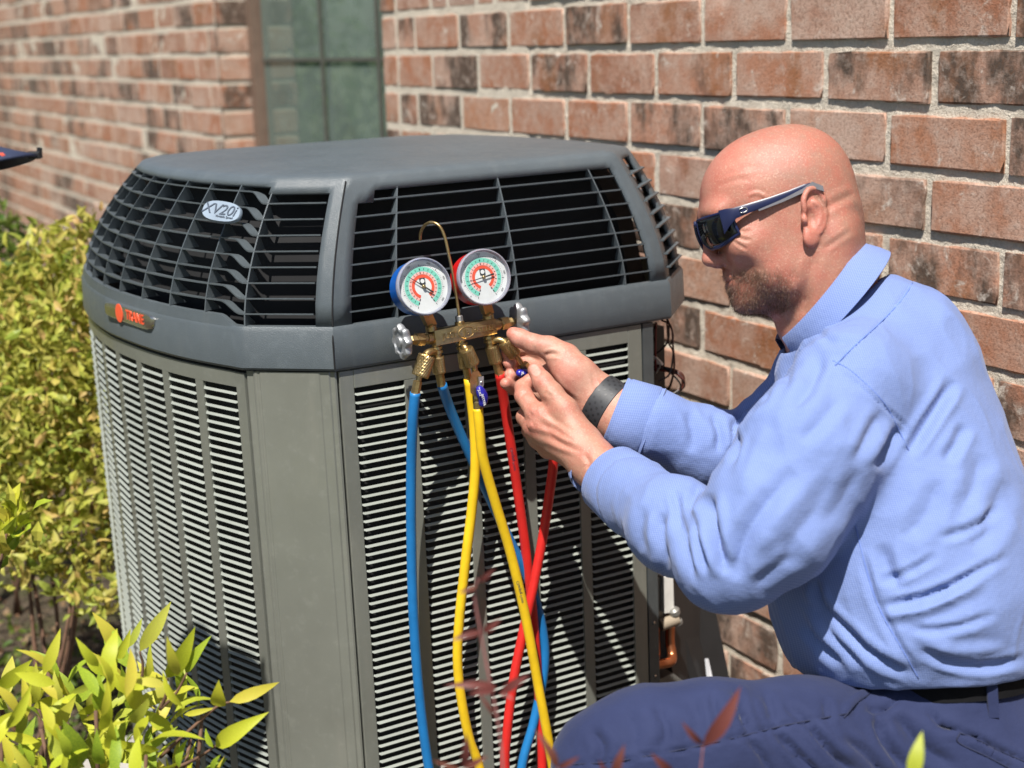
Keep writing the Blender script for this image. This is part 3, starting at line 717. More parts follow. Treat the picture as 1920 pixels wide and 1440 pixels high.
V = [lerp2(.46, .03), lerp2(.80, .03), lerp2(.66, .66), lerp2(.62, .66)]; V = [p - nx_ * 0.003 for p in V] + [p + nx_ * 0.001 for p in V]
obj('lining', V, [(0, 1, 2, 3), (7, 6, 5, 4), (0, 4, 5, 1), (1, 5, 6, 2), (2, 6, 7, 3), (3, 7, 4, 0)], M_pwhite, sp_, world_space=True)
# ================================================================ manifold gauge set hanging on the grille
STAND = -0.058
def mf(px, py, dy=0.0):
    """world point under a pixel on the plane that stands off the right face of the unit (dy = further out)."""
    return uw(on_unit(px, py, 1, STAND - dy))
def brass_mat(name, knurl=False):
    t = NT(name); c = t.coord(); n1 = t.noise(c, 60, 4, .6); n2 = t.noise(c, 500, 3)
    t.set(Base_Color=t.ramp(n1, [(.3, (0.36, 0.245, 0.105)), (.55, (0.50, 0.36, 0.165)), (.75, (0.56, 0.42, 0.21))]), Metallic=0.92, Roughness=t.ramp(n2, [(.3, .26), (.7, .42)]))
    t.bump(t.math('ADD', n1, n2), .15, .0006); return t.m
M_brass = brass_mat('brass'); M_knob = simple('cast_aluminium', (0.42, 0.43, 0.44), 0.48, 0.7, .15, 60, .3, 300, .0008)
M_blue = simple('blue_rubber', (0.012, 0.16, 0.42), 0.42, 0, .1, 40, .1, 400, .0004); M_yellow = simple('yellow_rubber', (0.80, 0.52, 0.015), 0.42, 0, .1, 40, .1, 400, .0004); M_red = simple('red_rubber', (0.60, 0.022, 0.018), 0.40, 0, .1, 40, .1, 400, .0004)
M_bcase = simple('blue_case', (0.01, 0.11, 0.46), 0.3); M_rcase = simple('red_case', (0.62, 0.012, 0.012), 0.3)
M_dial = simple('dial_white', (0.66, 0.67, 0.65), 0.5); M_teal = simple('dial_teal', (0.18, 0.55, 0.42), 0.5); M_pink = simple('dial_pink', (0.85, 0.42, 0.36), 0.5); M_dred = simple('dial_red', (0.72, 0.085, 0.035), 0.5)
M_ink = simple('ink', (0.015, 0.016, 0.018), 0.5); M_grip = simple('blue_vinyl', (0.018, 0.018, 0.28), 0.25); M_wprint = simple('white_print', (.8, .8, .8), .5)
t = NT('clear_plastic'); gl = t.n('BsdfGlossy'); gl.inputs['Roughness'].default_value = .04; tr = t.n('BsdfTransparent'); tr.inputs['Color'].default_value = (.93, .94, .95, 1)
fr = t.n('LayerWeight'); fr.inputs['Blend'].default_value = 0.5; mx = t.n('MixShader'); t.link(t.ramp(fr.outputs['Facing'], [(0, .03), (.6, .10), (1, 1)]), mx.inputs[0]); t.link(tr.outputs[0], mx.inputs[1]); t.link(gl.outputs[0], mx.inputs[2]); t.link(mx.outputs[0], t.out.inputs['Surface']); M_clear = t.m
t = NT('bezel_plastic'); t.set(Base_Color=(.50, .51, .60), Roughness=.12, Transmission_Weight=0.5, IOR=1.45); M_bezel = t.m

mo_ = mf(868, 622); mX = norm(mf(934, 610) - mf(803, 636.5)); mN = norm(-E2 * .75 - ray(868, 622) * .45); mN = norm(mN - mX * (mN @ mX)); mZ = np.cross(mX, -mN); mZ = mZ if mZ[2] > 0 else -mZ
man_m = Matrix(((mX[0], -mN[0], mZ[0], mo_[0]), (mX[1], -mN[1], mZ[1], mo_[1]), (mX[2], -mN[2], mZ[2], mo_[2]), (0, 0, 0, 1)))
mani = empty('manifold_gauge_set', 'brass manifold with a blue and a red pressure gauge hooked onto the slatted top', 'gauge set', mat=man_m)
_mi = np.array(man_m.inverted())
def ml(p): return _mi[:3, :3] @ np.asarray(p) + _mi[:3, 3]
def mp(px, py, dy=0.0): return ml(mf(px, py, dy))
V, F = bevel_box((-0.0495, -0.0105, -0.0112), (0.0495, 0.0105, 0.0112), 0.0018); body = MB().add(V, F)
for px, py in ((808, 607), (915, 580)): 
    p = mp(px, py); body.lathe((p[0], 0, 0.010), (0, 0, 1), [(0, .0082), (.007, .0082), (.0085, .0070)], 16)
p = mp(862, 603); body.lathe((p[0], 0, 0.010), (0, 0, 1), [(0, .007), (.005, .007), (.006, .005)], 16)
body = body.build('valve_body', M_brass, mani, True, 35)
def flat(V2, ox, oz, y, s=1.0): return [(ox + p[0] * s, y - p[2], oz + p[1] * s) for p in V2]
for tx, x in (('JUST', -0.0265), ('JB', 0.0), ('BETTER', 0.0285)):
    tv, tf = text_mesh(tx, 0.0112 if tx != 'JB' else 0.0115, 0.0010, bevel=.0002); MB().add(flat(tv, x, 0, -0.0108), tf).build('raised_lettering', M_brass, body)
mb = MB(); mb.tube([(0.0125 * math.cos(a), -0.0108, 0.0078 * math.sin(a)) for a in np.linspace(0, 2 * PI, 33)], 0.0008, 6, False); mb.build('raised_oval', M_brass, body)
# ---- gauges
def gauge(px, py, casemat, ang, stem_px, lab):
    c = mp(px, py, 0.012); vd = -norm(ray(px, py)); axw = norm(vd + .40 * CR + .10 * CU); ax = _mi[:3, :3] @ axw
    zup = np.array([0.0, 0, 1]); rup = norm(zup - ax * (zup @ ax)); rx = np.cross(rup, ax)       # rx to the right on the dial seen from the front
    if (rx @ np.array([1, 0, 0])) < 0: rx = -rx
    g = MB().lathe(c - ax * .026, ax, [(-.009, .030), (-.007, .0372), (.018, .0388), (.024, .0395), (.0245, .037)], 40).build('gauge_case', casemat, mani, True, 40); g['label'] = lab
    MB().lathe(c - ax * .0022, ax, [(0, .0396), (.004, .0402), (.008, .0396), (.0095, .0388), (.0095, .0378), (.003, .0366), (0, .0362)], 48).build('bezel', M_bezel, g, True, 40)
    def ring(r0, r1, a0, a1, h, mat, name):
        n = 48; V = []; F = []
        for i in range(n + 1):
            a = math.radians(a0 + (a1 - a0) * i / n); d = rx * math.cos(a) + rup * math.sin(a)
            V += [c + d * r0 + ax * h, c + d * r1 + ax * h]
        F = [(2 * i, 2 * i + 1, 2 * i + 3, 2 * i + 2) for i in range(n)]
        n_ = np.cross(V[1] - V[0], V[3] - V[1]); F = F if n_ @ ax > 0 else [f[::-1] for f in F]
        return obj(name, V, F, mat, g)
    dial = MB().lathe(c - ax * .001, ax, [(0, .0366), (.0008, .0366)], 48).build('dial', M_dial, g)
    A0, A1 = 245, -60
    ring(.0215, .0275, A0, A1, .0001, M_teal, 'green_scale'); ring(.0172, .0205, A0, A1, .0001, M_pink, 'pink_scale'); ring(.0125, .0168, A0, A1, .0001, M_dred, 'red_scale')
    mb = MB()
    for i in range(61):
        a = math.radians(A0 + (A1 - A0) * i / 60); d = rx * math.cos(a) + rup * math.sin(a); e = np.cross(ax, d); r0, r1, w = (.0285, .0315, .00032) if i % 10 == 0 else (.0285, .030, .00018)
        mb.add([c + d * r0 - e * w + ax * .0003, c + d * r1 - e * w + ax * .0003, c + d * r1 + e * w + ax * .0003, c + d * r0 + e * w + ax * .0003], [(0, 1, 2, 3)])
        if i % 3 == 0:
            for r2 in (.0228, .0178):
                mb.add([c + d * r2 - e * w * 2.2 + ax * .0003, c + d * (r2 + .0028) - e * w * 2.2 + ax * .0003, c + d * (r2 + .0028) + e * w * 2.2 + ax * .0003, c + d * r2 + e * w * 2.2 + ax * .0003], [(0, 1, 2, 3)])
    mb.build('tick_marks', M_ink, g, kind='stuff')
    nums = [0, 100, 200, 300, 400, 500] if casemat is M_bcase else [0, 100, 200, 300, 400, 500, 600]
    for k, q in enumerate(nums):
        a = math.radians(A0 - 20 + (A1 + 20 - (A0 - 20)) * k / (len(nums) - 1)); d = rx * math.cos(a) + rup * math.sin(a); tg = np.cross(d, ax); tg = tg if True else -tg
        tv, tf = text_mesh(str(q), .0036); up_ = d; rt = np.cross(d, ax)
        MB().add([c + d * .0331 + rt * p_[0] + up_ * p_[1] + ax * .0003 for p_ in tv], tf).build('numeral', M_ink, g)
    V, F = bevel_box((-.0042, -.0005, -.0042), (.0042, .0001, .0042), .0003, 1)
    MB().add([c + rx * p_[0] + rup * (p_[2] + .0078) + ax * (.0006 - p_[1]) for p_ in V], F).build('dial_mark', M_ink, g)
    MB().lathe(c + rup * .0078 + ax * .0008, ax, [(0, .003), (.0004, .003)], 16).build('dial_mark', M_dial, g)
    a = math.radians(ang); d = rx * math.cos(a) + rup * math.sin(a); e = np.cross(ax, d); h = ax * .003
    V = [c - d * .0155 - e * .0013 + h, c - d * .0165 + h, c - d * .0155 + e * .0013 + h, c + e * .0009 + h, c + d * .026 + e * .00018 + h, c + d * .026 - e * .00018 + h, c - e * .0009 + h]
    V += [p_ + ax * .0004 for p_ in V]
    MB().add(V, [(6, 5, 4, 3, 2, 1, 0), (7, 8, 9, 10, 11, 12, 13)] + [(i, (i + 1) % 7, 7 + (i + 1) % 7, 7 + i) for i in range(7)]).build('needle', M_ink, g)
    MB().lathe(c + ax * .0005, ax, [(0, .0024), (.004, .0024), (.0045, .0018)], 12).build('needle_hub', M_brass, g, True, 40)
    # domed lens
    MB().lathe(c + ax * .0078, ax, [(0, .0378), (.0012, .035), (.0022, .026), (.0028, .012), (.003, .0008)], 40, caps=False).build('lens', M_clear, g, True)
    s0 = mp(*stem_px); b0_ = np.array([s0[0], 0.0, 0.0185]); top_ = c - ax * .012 - rup * .034
    u = norm(top_ - b0_); V = []
    st = MB(); sx = np.array([1, 0, 0]) * .0072; sy = np.array([0, 1, 0]) * .0062
    st.rings([[q + sx * a + sy * b for a, b in ((-1, -1), (1, -1), (1, 1), (-1, 1))] for q in (b0_, b0_ * .45 + top_ * .55, top_)])
    st.lathe(b0_ - np.array([0, 0, .004]), u, [(0, .006), (.008, .006)], 12)
    st.build('gauge_stem', M_brass, g)
gauge(793.5, 537.5, M_bcase, 140, (808, 607), 'blue cased gauge with white dial'); gauge(906, 520, M_rcase, 188, (915, 580), 'red cased gauge with white dial')
# ---- hook
hk = [(862, 605, 0), (858, 570, -.002), (850, 520, -.006), (842, 480, -.010), (834, 445, -.014), (824, 424, -.020), (810, 417, -.030), (797, 422, -.045), (789, 436, -.055), (788, 450, -.060)]
MB().tube(spline([mp(*q) for q in hk], 50), .0022, 10).build('hook', M_brass, mani, True)
q = mp(862, 600); MB().hexa((q[0], 0, .015), (0, 0, 1), [(0, .0055), (.008, .0055), (.009, .004)]).build('hook_nut', M_knob, mani)
# ---- handwheels
def knob(px, py, sgn, dy):
    c = mp(px, py, dy); a = np.array([sgn, 0, 0.0]); L = lambda r, amp: (lambda th: r * (1 + amp * math.cos(8 * th)))
    MB().lathe(c - a * .006, a, [(0, .008), (.001, L(.0185, .05)), (.003, L(.0210, .11)), (.006, L(.0225, .13)), (.010, L(.0225, .13)), (.0125, L(.0210, .11)), (.013, L(.017, .03)), (.011, .015), (.011, .0075), (.014, .007), (.0145, .003)], 64).build('handwheel', M_knob, mani, True, 45)
    s0 = sgn * .049; s1 = c[0] - sgn * .006; mb = MB(); L_ = abs(s1 - s0)
    b = np.array([s0, 0, 0]); e_ = np.array([s1, c[1], c[2]]); ax = norm(e_ - b)
    mb.lathe(b, ax, [(0, .0085), (L_ * .22, .0085), (L_ * .24, .0065), (L_ * .34, .0065)], 16); mb.lathe(b + ax * L_ * .34, ax, [(0, .0085), (.001, .0098), (L_ * .30, .0098), (L_ * .33, .0075), (L_ * .50, .0068), (L_ * .66, .004)], 6)
    mb.build('valve_bonnet', M_brass, mani)
knob(756, 640, -1, 0.002); knob(972, 600, 1, -0.004)
# ---- fittings under the body
def knurl(p0, p1, r, name='knurled_nut', parent=None):
    p0, p1 = np.asarray(p0), np.asarray(p1); L_ = np.linalg.norm(p1 - p0); ax = (p1 - p0) / L_; u, v, d = frame_of(ax); n = 44; m = 14; R_ = []
    R_.append([p0 + .55 * r * (math.cos(a) * u + math.sin(a) * v) for a in np.linspace(0, 2 * PI, n, endpoint=False)])
    for j in range(m + 1):
        h = L_ * j / m; rr_ = []
        for i in range(n):
            a = 2 * PI * (i + .5 * (j % 2)) / n; k_ = 0.0 if j in (0, m) else (1.0 if (i + (j // 2)) % 2 else 0.0)
            q_ = r * (0.93 if j in (0, m) else 0.975) + .00055 * k_
            rr_.append(p0 + ax * h + q_ * (math.cos(2 * PI * i / n) * u + math.sin(2 * PI * i / n) * v))
        R_.append(rr_)
    R_.append([p1 + .55 * r * (math.cos(a) * u + math.sin(a) * v) for a in np.linspace(0, 2 * PI, n, endpoint=False)])
    return MB().rings(R_).build(name, M_brass, parent or mani)
def flange(px, py, dy=0.0):
    p = mp(px, py, dy); MB().lathe((p[0], p[1], p[2] + .012), (0, 0, -1), [(0, .0055), (.004, .0055), (.0045, .0085), (.0075, .0088), (.008, .007), (.0095, .007), (.010, .0088), (.0135, .0088), (.014, .0065), (.02, .0065)], 24).build('port_flange', M_brass, mani, True, 35)
flange(819, 660); flange(867, 652); flange(918, 640)
def tube_px(pts, r, name, mat, parent=mani, n=12): return MB().tube(spline([mp(*q) for q in pts], 20), r, n).build(name, mat, parent, True)
def ferrule(a, b, r, sides=8):
    p0, p1 = mp(*a), mp(*b); L_ = np.linalg.norm(p1 - p0); MB().lathe(p0, p1 - p0, [(0, r * .8), (.0008, r), (L_ * .9, r), (L_, r * 1.05), (L_ + .001, r * .9)], sides).build('hose_ferrule', M_brass, mani)
knurl(mp(820, 668), mp(824, 700), .0090); ferrule((824, 700), (828, 723), .0066)
tube_px([(817, 660, .002), (806, 660, .008), (798, 666, .010)], .0055, 'elbow', M_brass); knurl(mp(801, 666, .012), mp(787, 706, .012), .0122); tube_px([(788, 700, .012), (784, 716, .012)], .0042, 'elbow', M_brass); ferrule((783.5, 714, .012), (778.5, 738, .012), .0066)
knurl(mp(868, 660, -.004), mp(872, 690, -.004), .0080); ferrule((874, 690, -.004), (879, 712, -.004), .0058)
tube_px([(866, 650, .002), (872, 652, .012), (876, 658, .014)], .0052, 'elbow', M_brass); knurl(mp(873, 654, .016), mp(887, 684, .016), .0102); tube_px([(884, 676, .016), (889, 688, .016), (891, 704, .016)], .0046, 'elbow', M_brass)
V = [mp(x_, y_, .016 + o) for o in (.007, -.007) for x_, y_ in ((886, 697), (897, 695), (904, 706), (902, 732), (899, 742), (889, 743), (882, 736), (881, 712))]
MB().add(V, [tuple(range(8)), tuple(range(15, 7, -1))] + [(i, 8 + i, 8 + (i + 1) % 8, (i + 1) % 8) for i in range(8)]).build('ball_valve_body', M_brass, mani)
MB().lathe(mp(894.5, 741, .016), mp(896, 768, .016) - mp(894.5, 741, .016), [(0, .0058), (.004, .0068), (.008, .0058), (.010, .0064), (.020, .0064), (.0212, .0070)], 10).build('hose_ferrule', M_brass, mani)
V = [mp(x_, y_, .0245 + o) for o in (.0012, 0) for x_, y_ in ((897, 707), (907, 705), (907, 722), (904, 730), (896, 729), (898, 718))]
MB().add(V, [tuple(range(6)), tuple(range(11, 5, -1))] + [(i, 6 + i, 6 + (i + 1) % 6, (i + 1) % 6) for i in range(6)]).build('lever', M_knob, mani)
MB().lathe(mp(902, 717, .025), mp(902, 717, .03) - mp(902, 717, .025), [(0, .0022), (.0015, .002), (.002, .0008)], 10).build('lever_screw', M_chrome, mani, True)
def grip(pts, r, nm='lever_grip', txt=None):
    P_ = spline([mp(*q) for q in pts], 14); R_ = [r * max(.25, math.sin(PI * min(max((i + .6) / 14.2, 0), 1)) ** .45) for i in range(14)]
    return MB().tube(P_, R_, 14).build(nm, M_grip, mani, True)
g1 = grip([(897, 725, .027), (902, 736, .027), (906, 748, .027), (903, 763, .027)], .0078)
for tx, px_, py_ in (('JUST', 899.5, 737), ('BETTER', 906.5, 750)):
    tv, tf = text_mesh(tx, .0052, .0003); o_ = mp(px_, py_, .0352); rt = norm(mp(px_ + 2, py_ + 8, .035) - mp(px_, py_, .035)); up_ = norm(np.cross(np.array([0, -1, 0]), rt) * -1); up_ = norm(np.cross(rt, np.array([0, 1.0, 0]))) ; up_ = -up_ if False else up_
    MB().add([o_ + rt * p_[0] + up_ * p_[1] + np.array([0, -1, 0]) * p_[2] for p_ in tv], tf).build('lettering', M_wprint, g1)
knurl(mp(921, 648), mp(930, 680), .0096); ferrule((931, 680), (937, 701), .0070)
tube_px([(922, 640, .002), (935, 637, .010), (946, 641, .016), (952, 647, .018)], .0050, 'elbow', M_brass); knurl(mp(945, 640, .018), mp(966, 667, .022), .0100); tube_px([(964, 662, .022), (974, 676, .024), (983, 690, .026)], .0042, 'elbow', M_brass)
q0, q1 = mp(979, 682, .026), mp(990, 705, .026); MB().lathe(q0, q1 - q0, [(0, .005), (.001, .0090), (.010, .0090), (.011, .007), (.0195, .007)], 6).build('ball_valve_body', M_brass, mani)
g2 = grip([(968, 702, .036), (974, 700, .037), (983, 699, .037), (993, 697, .036)], .0062)
tv, tf = text_mesh('JB', .0052, .0003); o_ = mp(980, 699.5, .0436); rt = norm(mp(990, 698, .04) - mp(970, 701, .04)); up_ = norm(np.cross(rt, np.array([0, 1.0, 0])))
MB().add([o_ + rt * p_[0] + up_ * p_[1] + np.array([0, -1, 0]) * p_[2] for p_ in tv], tf).build('lettering', M_wprint, g2)

M_hprint = simple('hose_print', (0.02, 0.05, 0.09), .5)
# ---- the three charging hoses, each one loop from its port down and back up
def hose(pts, mat, label, sy):
    P_ = spline([mf(x_, y_, d_) for x_, y_, d_ in pts], 160); base = P_[int(np.argmin(P_[:, 2]))]
    h = empty('charging_hose', label, 'hose', loc=tuple(base), group='charging hoses hanging from the manifold')
    tb = MB().tube(P_, .0074, 14).build('rubber_tube', mat, h, True, world_space=True)
    Ld = np.r_[0, np.cumsum(np.linalg.norm(np.diff(P_, axis=0), axis=1))]; T_ = np.gradient(P_, axis=0)
    for s0, flip in sy:                                  # maker's print along the rubber
        tv, tf = text_mesh('Charging Hose', .0062); out = []
        for q in tv:
            d = s0 + q[0] * (1 if not flip else -1); p = np.array([np.interp(d, Ld, P_[:, k]) for k in range(3)]); tg = norm([np.interp(d, Ld, T_[:, k]) for k in range(3)]); vw = norm(CAM - p); vw = norm(vw - tg * (vw @ tg)); sd = np.cross(tg, vw) * (1 if not flip else -1); a = q[1] / .0076
            out.append(p + (vw * math.cos(a) + sd * math.sin(a)) * .00765)
        MB().add(out, tf).build('print', M_ink, tb, world_space=True) if False else obj('print', np.array(out), tf, M_hprint, h, world_space=True)
    return h
hb = hose([(778.5, 736, .012), (774, 790, .006), (771, 880, -.008), (771, 1000, -.018), (775, 1150, -.022), (786, 1300, -.022), (801, 1420, -.022), (822, 1530, -.018), (868, 1640, -.01), (930, 1650, -.012), (970, 1560, -.018), (978, 1440, -.024), (1002, 1350, -.026), (1020, 1255, -.028), (1017, 1180, -.030), (992, 1090, -.032), (940, 980, -.034), (882, 855, -.030), (846, 772, -.018), (828, 720, 0)], M_blue, 'blue rubber charging hose looping down from the manifold', [(1.325, True)])
hy = hose([(896, 766, .016), (899, 800, .016), (906, 860, .012), (928, 940, .008), (958, 1040, .006), (986, 1160, .006), (1010, 1290, .006), (1030, 1400, .006), (1040, 1490, .004), (1026, 1590, -.002), (975, 1640, -.010), (925, 1560, -.018), (899, 1440, -.022), (880, 1385, -.022), (865, 1310, -.022), (858, 1240, -.022), (861, 1165, -.020), (872, 1060, -.016), (884, 960, -.012), (891, 880, -.008), (889, 800, -.006), (879, 710, -.004)], M_yellow, 'yellow rubber charging hose looping down from the manifold', [(.30, False)])
hr = hose([(937, 699, 0), (948, 770, -.012), (963, 870, -.020), (979, 980, -.024), (995, 1110, -.028), (1004, 1210, -.028), (1011, 1310, -.026), (1016, 1400, -.024), (1014, 1500, -.02), (990, 1590, -.012), (958, 1540, -.008), (947, 1440, -.008), (951, 1370, -.008), (963, 1275, -.008), (982, 1180, -.008), (1002, 1090, -.008), (1019, 1000, -.006), (1031, 920, 0), (1038, 860, .008), (1034, 800, .016), (1014, 745, .024), (991, 706, .026)], M_red, 'red rubber charging hose looping down from the manifold', [(.14, False)])
# ================================================================ plants
def leaf_mat(name, cols, trans=0.35):
    t = NT(name); a = t.attr('tint'); oi = t.n('ObjectInfo').outputs['Random']; c = t.coord(); n1 = t.noise(c, 40, 4)
    f = t.math('FRACT', t.math('ADD', a['Fac'], oi))
    k = len(cols); cc = t.ramp(f, [(i / (k - 1), q) for i, q in enumerate(cols)])
    cc = t.mix(t.ramp(n1, [(.45, 0), (.7, .35)]), cc, tuple(min(1, x * 1.5) for x in cols[0]))
    t.set(Base_Color=cc, Roughness=.48, Specular_IOR_Level=.3)
    tl = t.n('BsdfTranslucent'); t.link(cc, tl.inputs['Color']); mx = t.n('MixShader'); mx.inputs[0].default_value = trans
    t.link(t.b.outputs[0], mx.inputs[1]); t.link(tl.outputs[0], mx.inputs[2]); t.link(mx.outputs[0], t.out.inputs['Surface']); return t.m
M_leaf = leaf_mat('nandina_leaf', [(0.40, 0.46, 0.030), (0.56, 0.55, 0.045), (0.46, 0.50, 0.035), (0.60, 0.50, 0.07), (0.30, 0.40, 0.03), (0.22, 0.33, 0.03), (0.62, 0.56, 0.10)])
M_leafb = leaf_mat('shrub_leaf', [(0.33, 0.37, 0.05), (0.52, 0.48, 0.09), (0.20, 0.28, 0.045), (0.58, 0.46, 0.12), (0.38, 0.41, 0.06), (0.54, 0.34, 0.13), (0.26, 0.34, 0.045), (0.54, 0.50, 0.13)])
M_leafg = leaf_mat('green_leaf', [(0.06, 0.12, 0.02), (0.14, 0.20, 0.03), (0.09, 0.14, 0.02), (0.2, 0.22, 0.04)])
M_leafr = leaf_mat('red_leaf', [(0.14, 0.038, 0.034), (0.17, 0.055, 0.042), (0.11, 0.03, 0.03), (0.19, 0.075, 0.045)], .25)
M_twig = simple('twig', (0.14, 0.075, 0.045), .8, 0, .3, 60); M_rtwig = simple('red_twig', (0.20, 0.075, 0.07), .6, 0, .2, 60)
def leaf_geo(n=5, w=0.16, curl=0.12, fold=0.25, bend=0.0):
    """a pointed leaf of unit length along +x, up = +z, folded along the midrib."""
    V = [(0, 0, 0)]; prof = []
    for i in range(1, n):
        x = i / n; h = w * math.sin(PI * x ** 0.75) ** 0.9 * (1.0 if x < .5 else 1 - .15 * (x - .5)); zc = -curl * x * x + .10 * math.sin(PI * x); yb = bend * x * x
        V += [(x, yb + h, zc + fold * h), (x, yb, zc), (x, yb - h, zc + fold * h)]
    V.append((1, bend, -curl)); F = [(0, 2, 1), (0, 3, 2)]
    for i in range(n - 2):
        a = 1 + 3 * i; F += [(a, a + 1, a + 4, a + 3), (a + 1, a + 2, a + 5, a + 4)]
    a = 1 + 3 * (n - 2); L = len(V) - 1; F += [(a, a + 1, L), (a + 1, a + 2, L)]
    return np.array(V, float), F
def with_tint(o, vals):
    at = o.data.attributes.new('tint', 'FLOAT', 'POINT'); at.data.foreach_set('value', np.asarray(vals, np.float32)); return o
LEAFS = []
for k in range(6):
    v, f = leaf_geo(6, random.uniform(.095, .135), random.uniform(-.02, .30), random.uniform(.15, .5), random.uniform(-.08, .08)); LEAFS.append((v, f))
leaf_me = {}
def leaf_data(k, mat):
    if (k, mat.name) not in leaf_me:
        me = mesh('leaf', LEAFS[k][0], LEAFS[k][1], mat, True); at = me.attributes.new('tint', 'FLOAT', 'POINT'); leaf_me[(k, mat.name)] = me
    return leaf_me[(k, mat.name)]
def leaf_obj(parent, base, tip, roll, mat, wide=1.0, k=None):
    base, tip = np.asarray(base, float), np.asarray(tip, float); L = np.linalg.norm(tip - base); x = (tip - base) / L
    u, v, _ = frame_of(x); y = math.cos(roll) * u + math.sin(roll) * v; z = np.cross(x, y)
    o = bpy.data.objects.new('leaf', leaf_data(random.randrange(6) if k is None else k, mat)); COL.objects.link(o); o.parent = parent
    m = Matrix(((x[0] * L, y[0] * L * wide, z[0] * L, base[0]), (x[1] * L, y[1] * L * wide, z[1] * L, base[1]), (x[2] * L, y[2] * L * wide, z[2] * L, base[2]), (0, 0, 0, 1)))
    o.matrix_local = parent.matrix_world.inverted() @ m; return o
def roll_for(base, tip, target):
    """roll so that the leaf's upper side looks towards target direction."""
    x = norm(np.asarray(tip) - np.asarray(base)); u, v, _ = frame_of(x); best = max(np.linspace(0, 2 * PI, 36), key=lambda r: np.cross(x, math.cos(r) * u + math.sin(r) * v) @ target); return best
# ---- foreground shrub, bottom left: leaves traced (base px, tip px, depth) and filled in
fs0 = U(150, 1700, 1.72); fs0[2] = 0.0
shrub = empty('nandina_shrub', 'bright yellow green shrub with long pointed leaves in front of the louvred side', 'shrub', loc=tuple(fs0))
traced = [((262, 1222), (314, 1124), 1.78, 1.0), ((240, 1215), (270, 1160), 1.80, 1), ((262, 1222), (310, 1190), 1.78, 1), ((312, 1272), (368, 1178), 1.76, 1), ((348, 1262), (388, 1196), 1.76, .9), ((310, 1276), (252, 1258), 1.76, 1), ((430, 1316), (525, 1284), 1.70, 1), ((412, 1325), (408, 1285), 1.70, 1.5), ((404, 1400), (488, 1340), 1.70, 1), ((400, 1402), (385, 1365), 1.70, 1.4), ((195, 1268), (155, 1208), 1.76, 1.3), ((206, 1348), (178, 1268), 1.72, 1.4), ((260, 1330), (220, 1262), 1.72, 1.5), ((60, 1320), (66, 1252), 1.74, 1.2), ((110, 1400), (72, 1330), 1.70, 1.3), ((20, 1440), (5, 1370), 1.70, 1.3), ((150, 1440), (122, 1350), 1.68, 1.3), ((328, 1375), (268, 1325), 1.72, 1.5), ((265, 1405), (372, 1366), 1.68, 1), ((255, 1400), (288, 1330), 1.70, 1.1), ((335, 1440), (345, 1390), 1.68, 1.6), ((345, 1340), (402, 1330), 1.72, .8), ((200, 1330), (262, 1300), 1.74, 1), ((130, 1300), (190, 1275), 1.76, 1), ((90, 1360), (140, 1290), 1.74, 1.1), ((330, 1300), (372, 1290), 1.74, 1.2), ((182, 1398), (232, 1340), 1.7, 1.0), ((300, 1440), (362, 1415), 1.68, 1), ((220, 1440), (196, 1372), 1.69, 1.2), ((62, 1440), (40, 1385), 1.69, 1.2), ((232, 1300), (208, 1246), 1.77, 1.2), ((118, 1318), (100, 1262), 1.77, 1.2), ((345, 1300), (330, 1240), 1.78, .9), ((285, 1290), (258, 1238), 1.79, 1.1)]
rl = random.Random(4)
nl = 0
for (b, tp, d, wd) in traced:
    B = U(*b, d); T = U(*tp, d - rl.uniform(-.02, .04)); leaf_obj(shrub, B, T, roll_for(B, T, norm(-ray(*b) * .7 + np.array(sun_dir) * .6)) + rl.gauss(0, .5), M_leaf, wd); nl += 1
def blob(px, py):   # outline of the mass of leaves
    top = np.interp(px, [-120, 0, 60, 150, 230, 330, 400, 460], [1300, 1290, 1265, 1240, 1225, 1260, 1330, 1420]); return py > top
stems = []
for k in range(9):
    x0 = rl.uniform(40, 260); p0 = fs0 + np.array([rl.uniform(-.06, .06), rl.uniform(-.05, .08), 0]); p1 = U(rl.uniform(-20, 380), rl.uniform(1330, 1420), rl.uniform(1.66, 1.84)); mid = (p0 + p1) / 2 + np.array([rl.uniform(-.05, .05), 0, .05])
    MB().tube(spline([p0, mid, p1], 14), np.linspace(.006, .0022, 14), 6).build('stem', M_twig, shrub, True, world_space=True); stems.append(p1)
for a, b, c_ in (((300, 1420), (400, 1330), (432, 1316)), ((330, 1440), (372, 1420), (410, 1395)), ((262, 1300), (268, 1250), (262, 1222)), ((300, 1330), (330, 1300), (350, 1262)), ((300, 1330), (312, 1300), (312, 1272))):
    MB().tube(spline([U(*a, 1.73), U(*b, 1.72), U(*c_, 1.71)], 12), np.linspace(.0024, .0013, 12), 6).build('stem', M_twig, shrub, True, world_space=True)
tries = 0
while nl < 295 and tries < 4000:
    tries += 1; px = rl.uniform(-130, 420); py = rl.uniform(1220, 1600)
    if not blob(px, py): continue
    if px > 300 and rl.random() < .6: continue
    d = rl.uniform(1.60, 1.90); ln = rl.uniform(.034, .066); an = rl.gauss(PI / 2, .8)
    B = U(px, py, d); T = B + ln * norm(CR * math.cos(an) + CU * math.sin(an) + FW * rl.gauss(-.1, .45))
    leaf_obj(shrub, B, T, roll_for(B, T, norm(-ray(px, py) * .6 + np.array(sun_dir) * .7)) + rl.gauss(0, .7), M_leaf, rl.uniform(.9, 1.4)); nl += 1
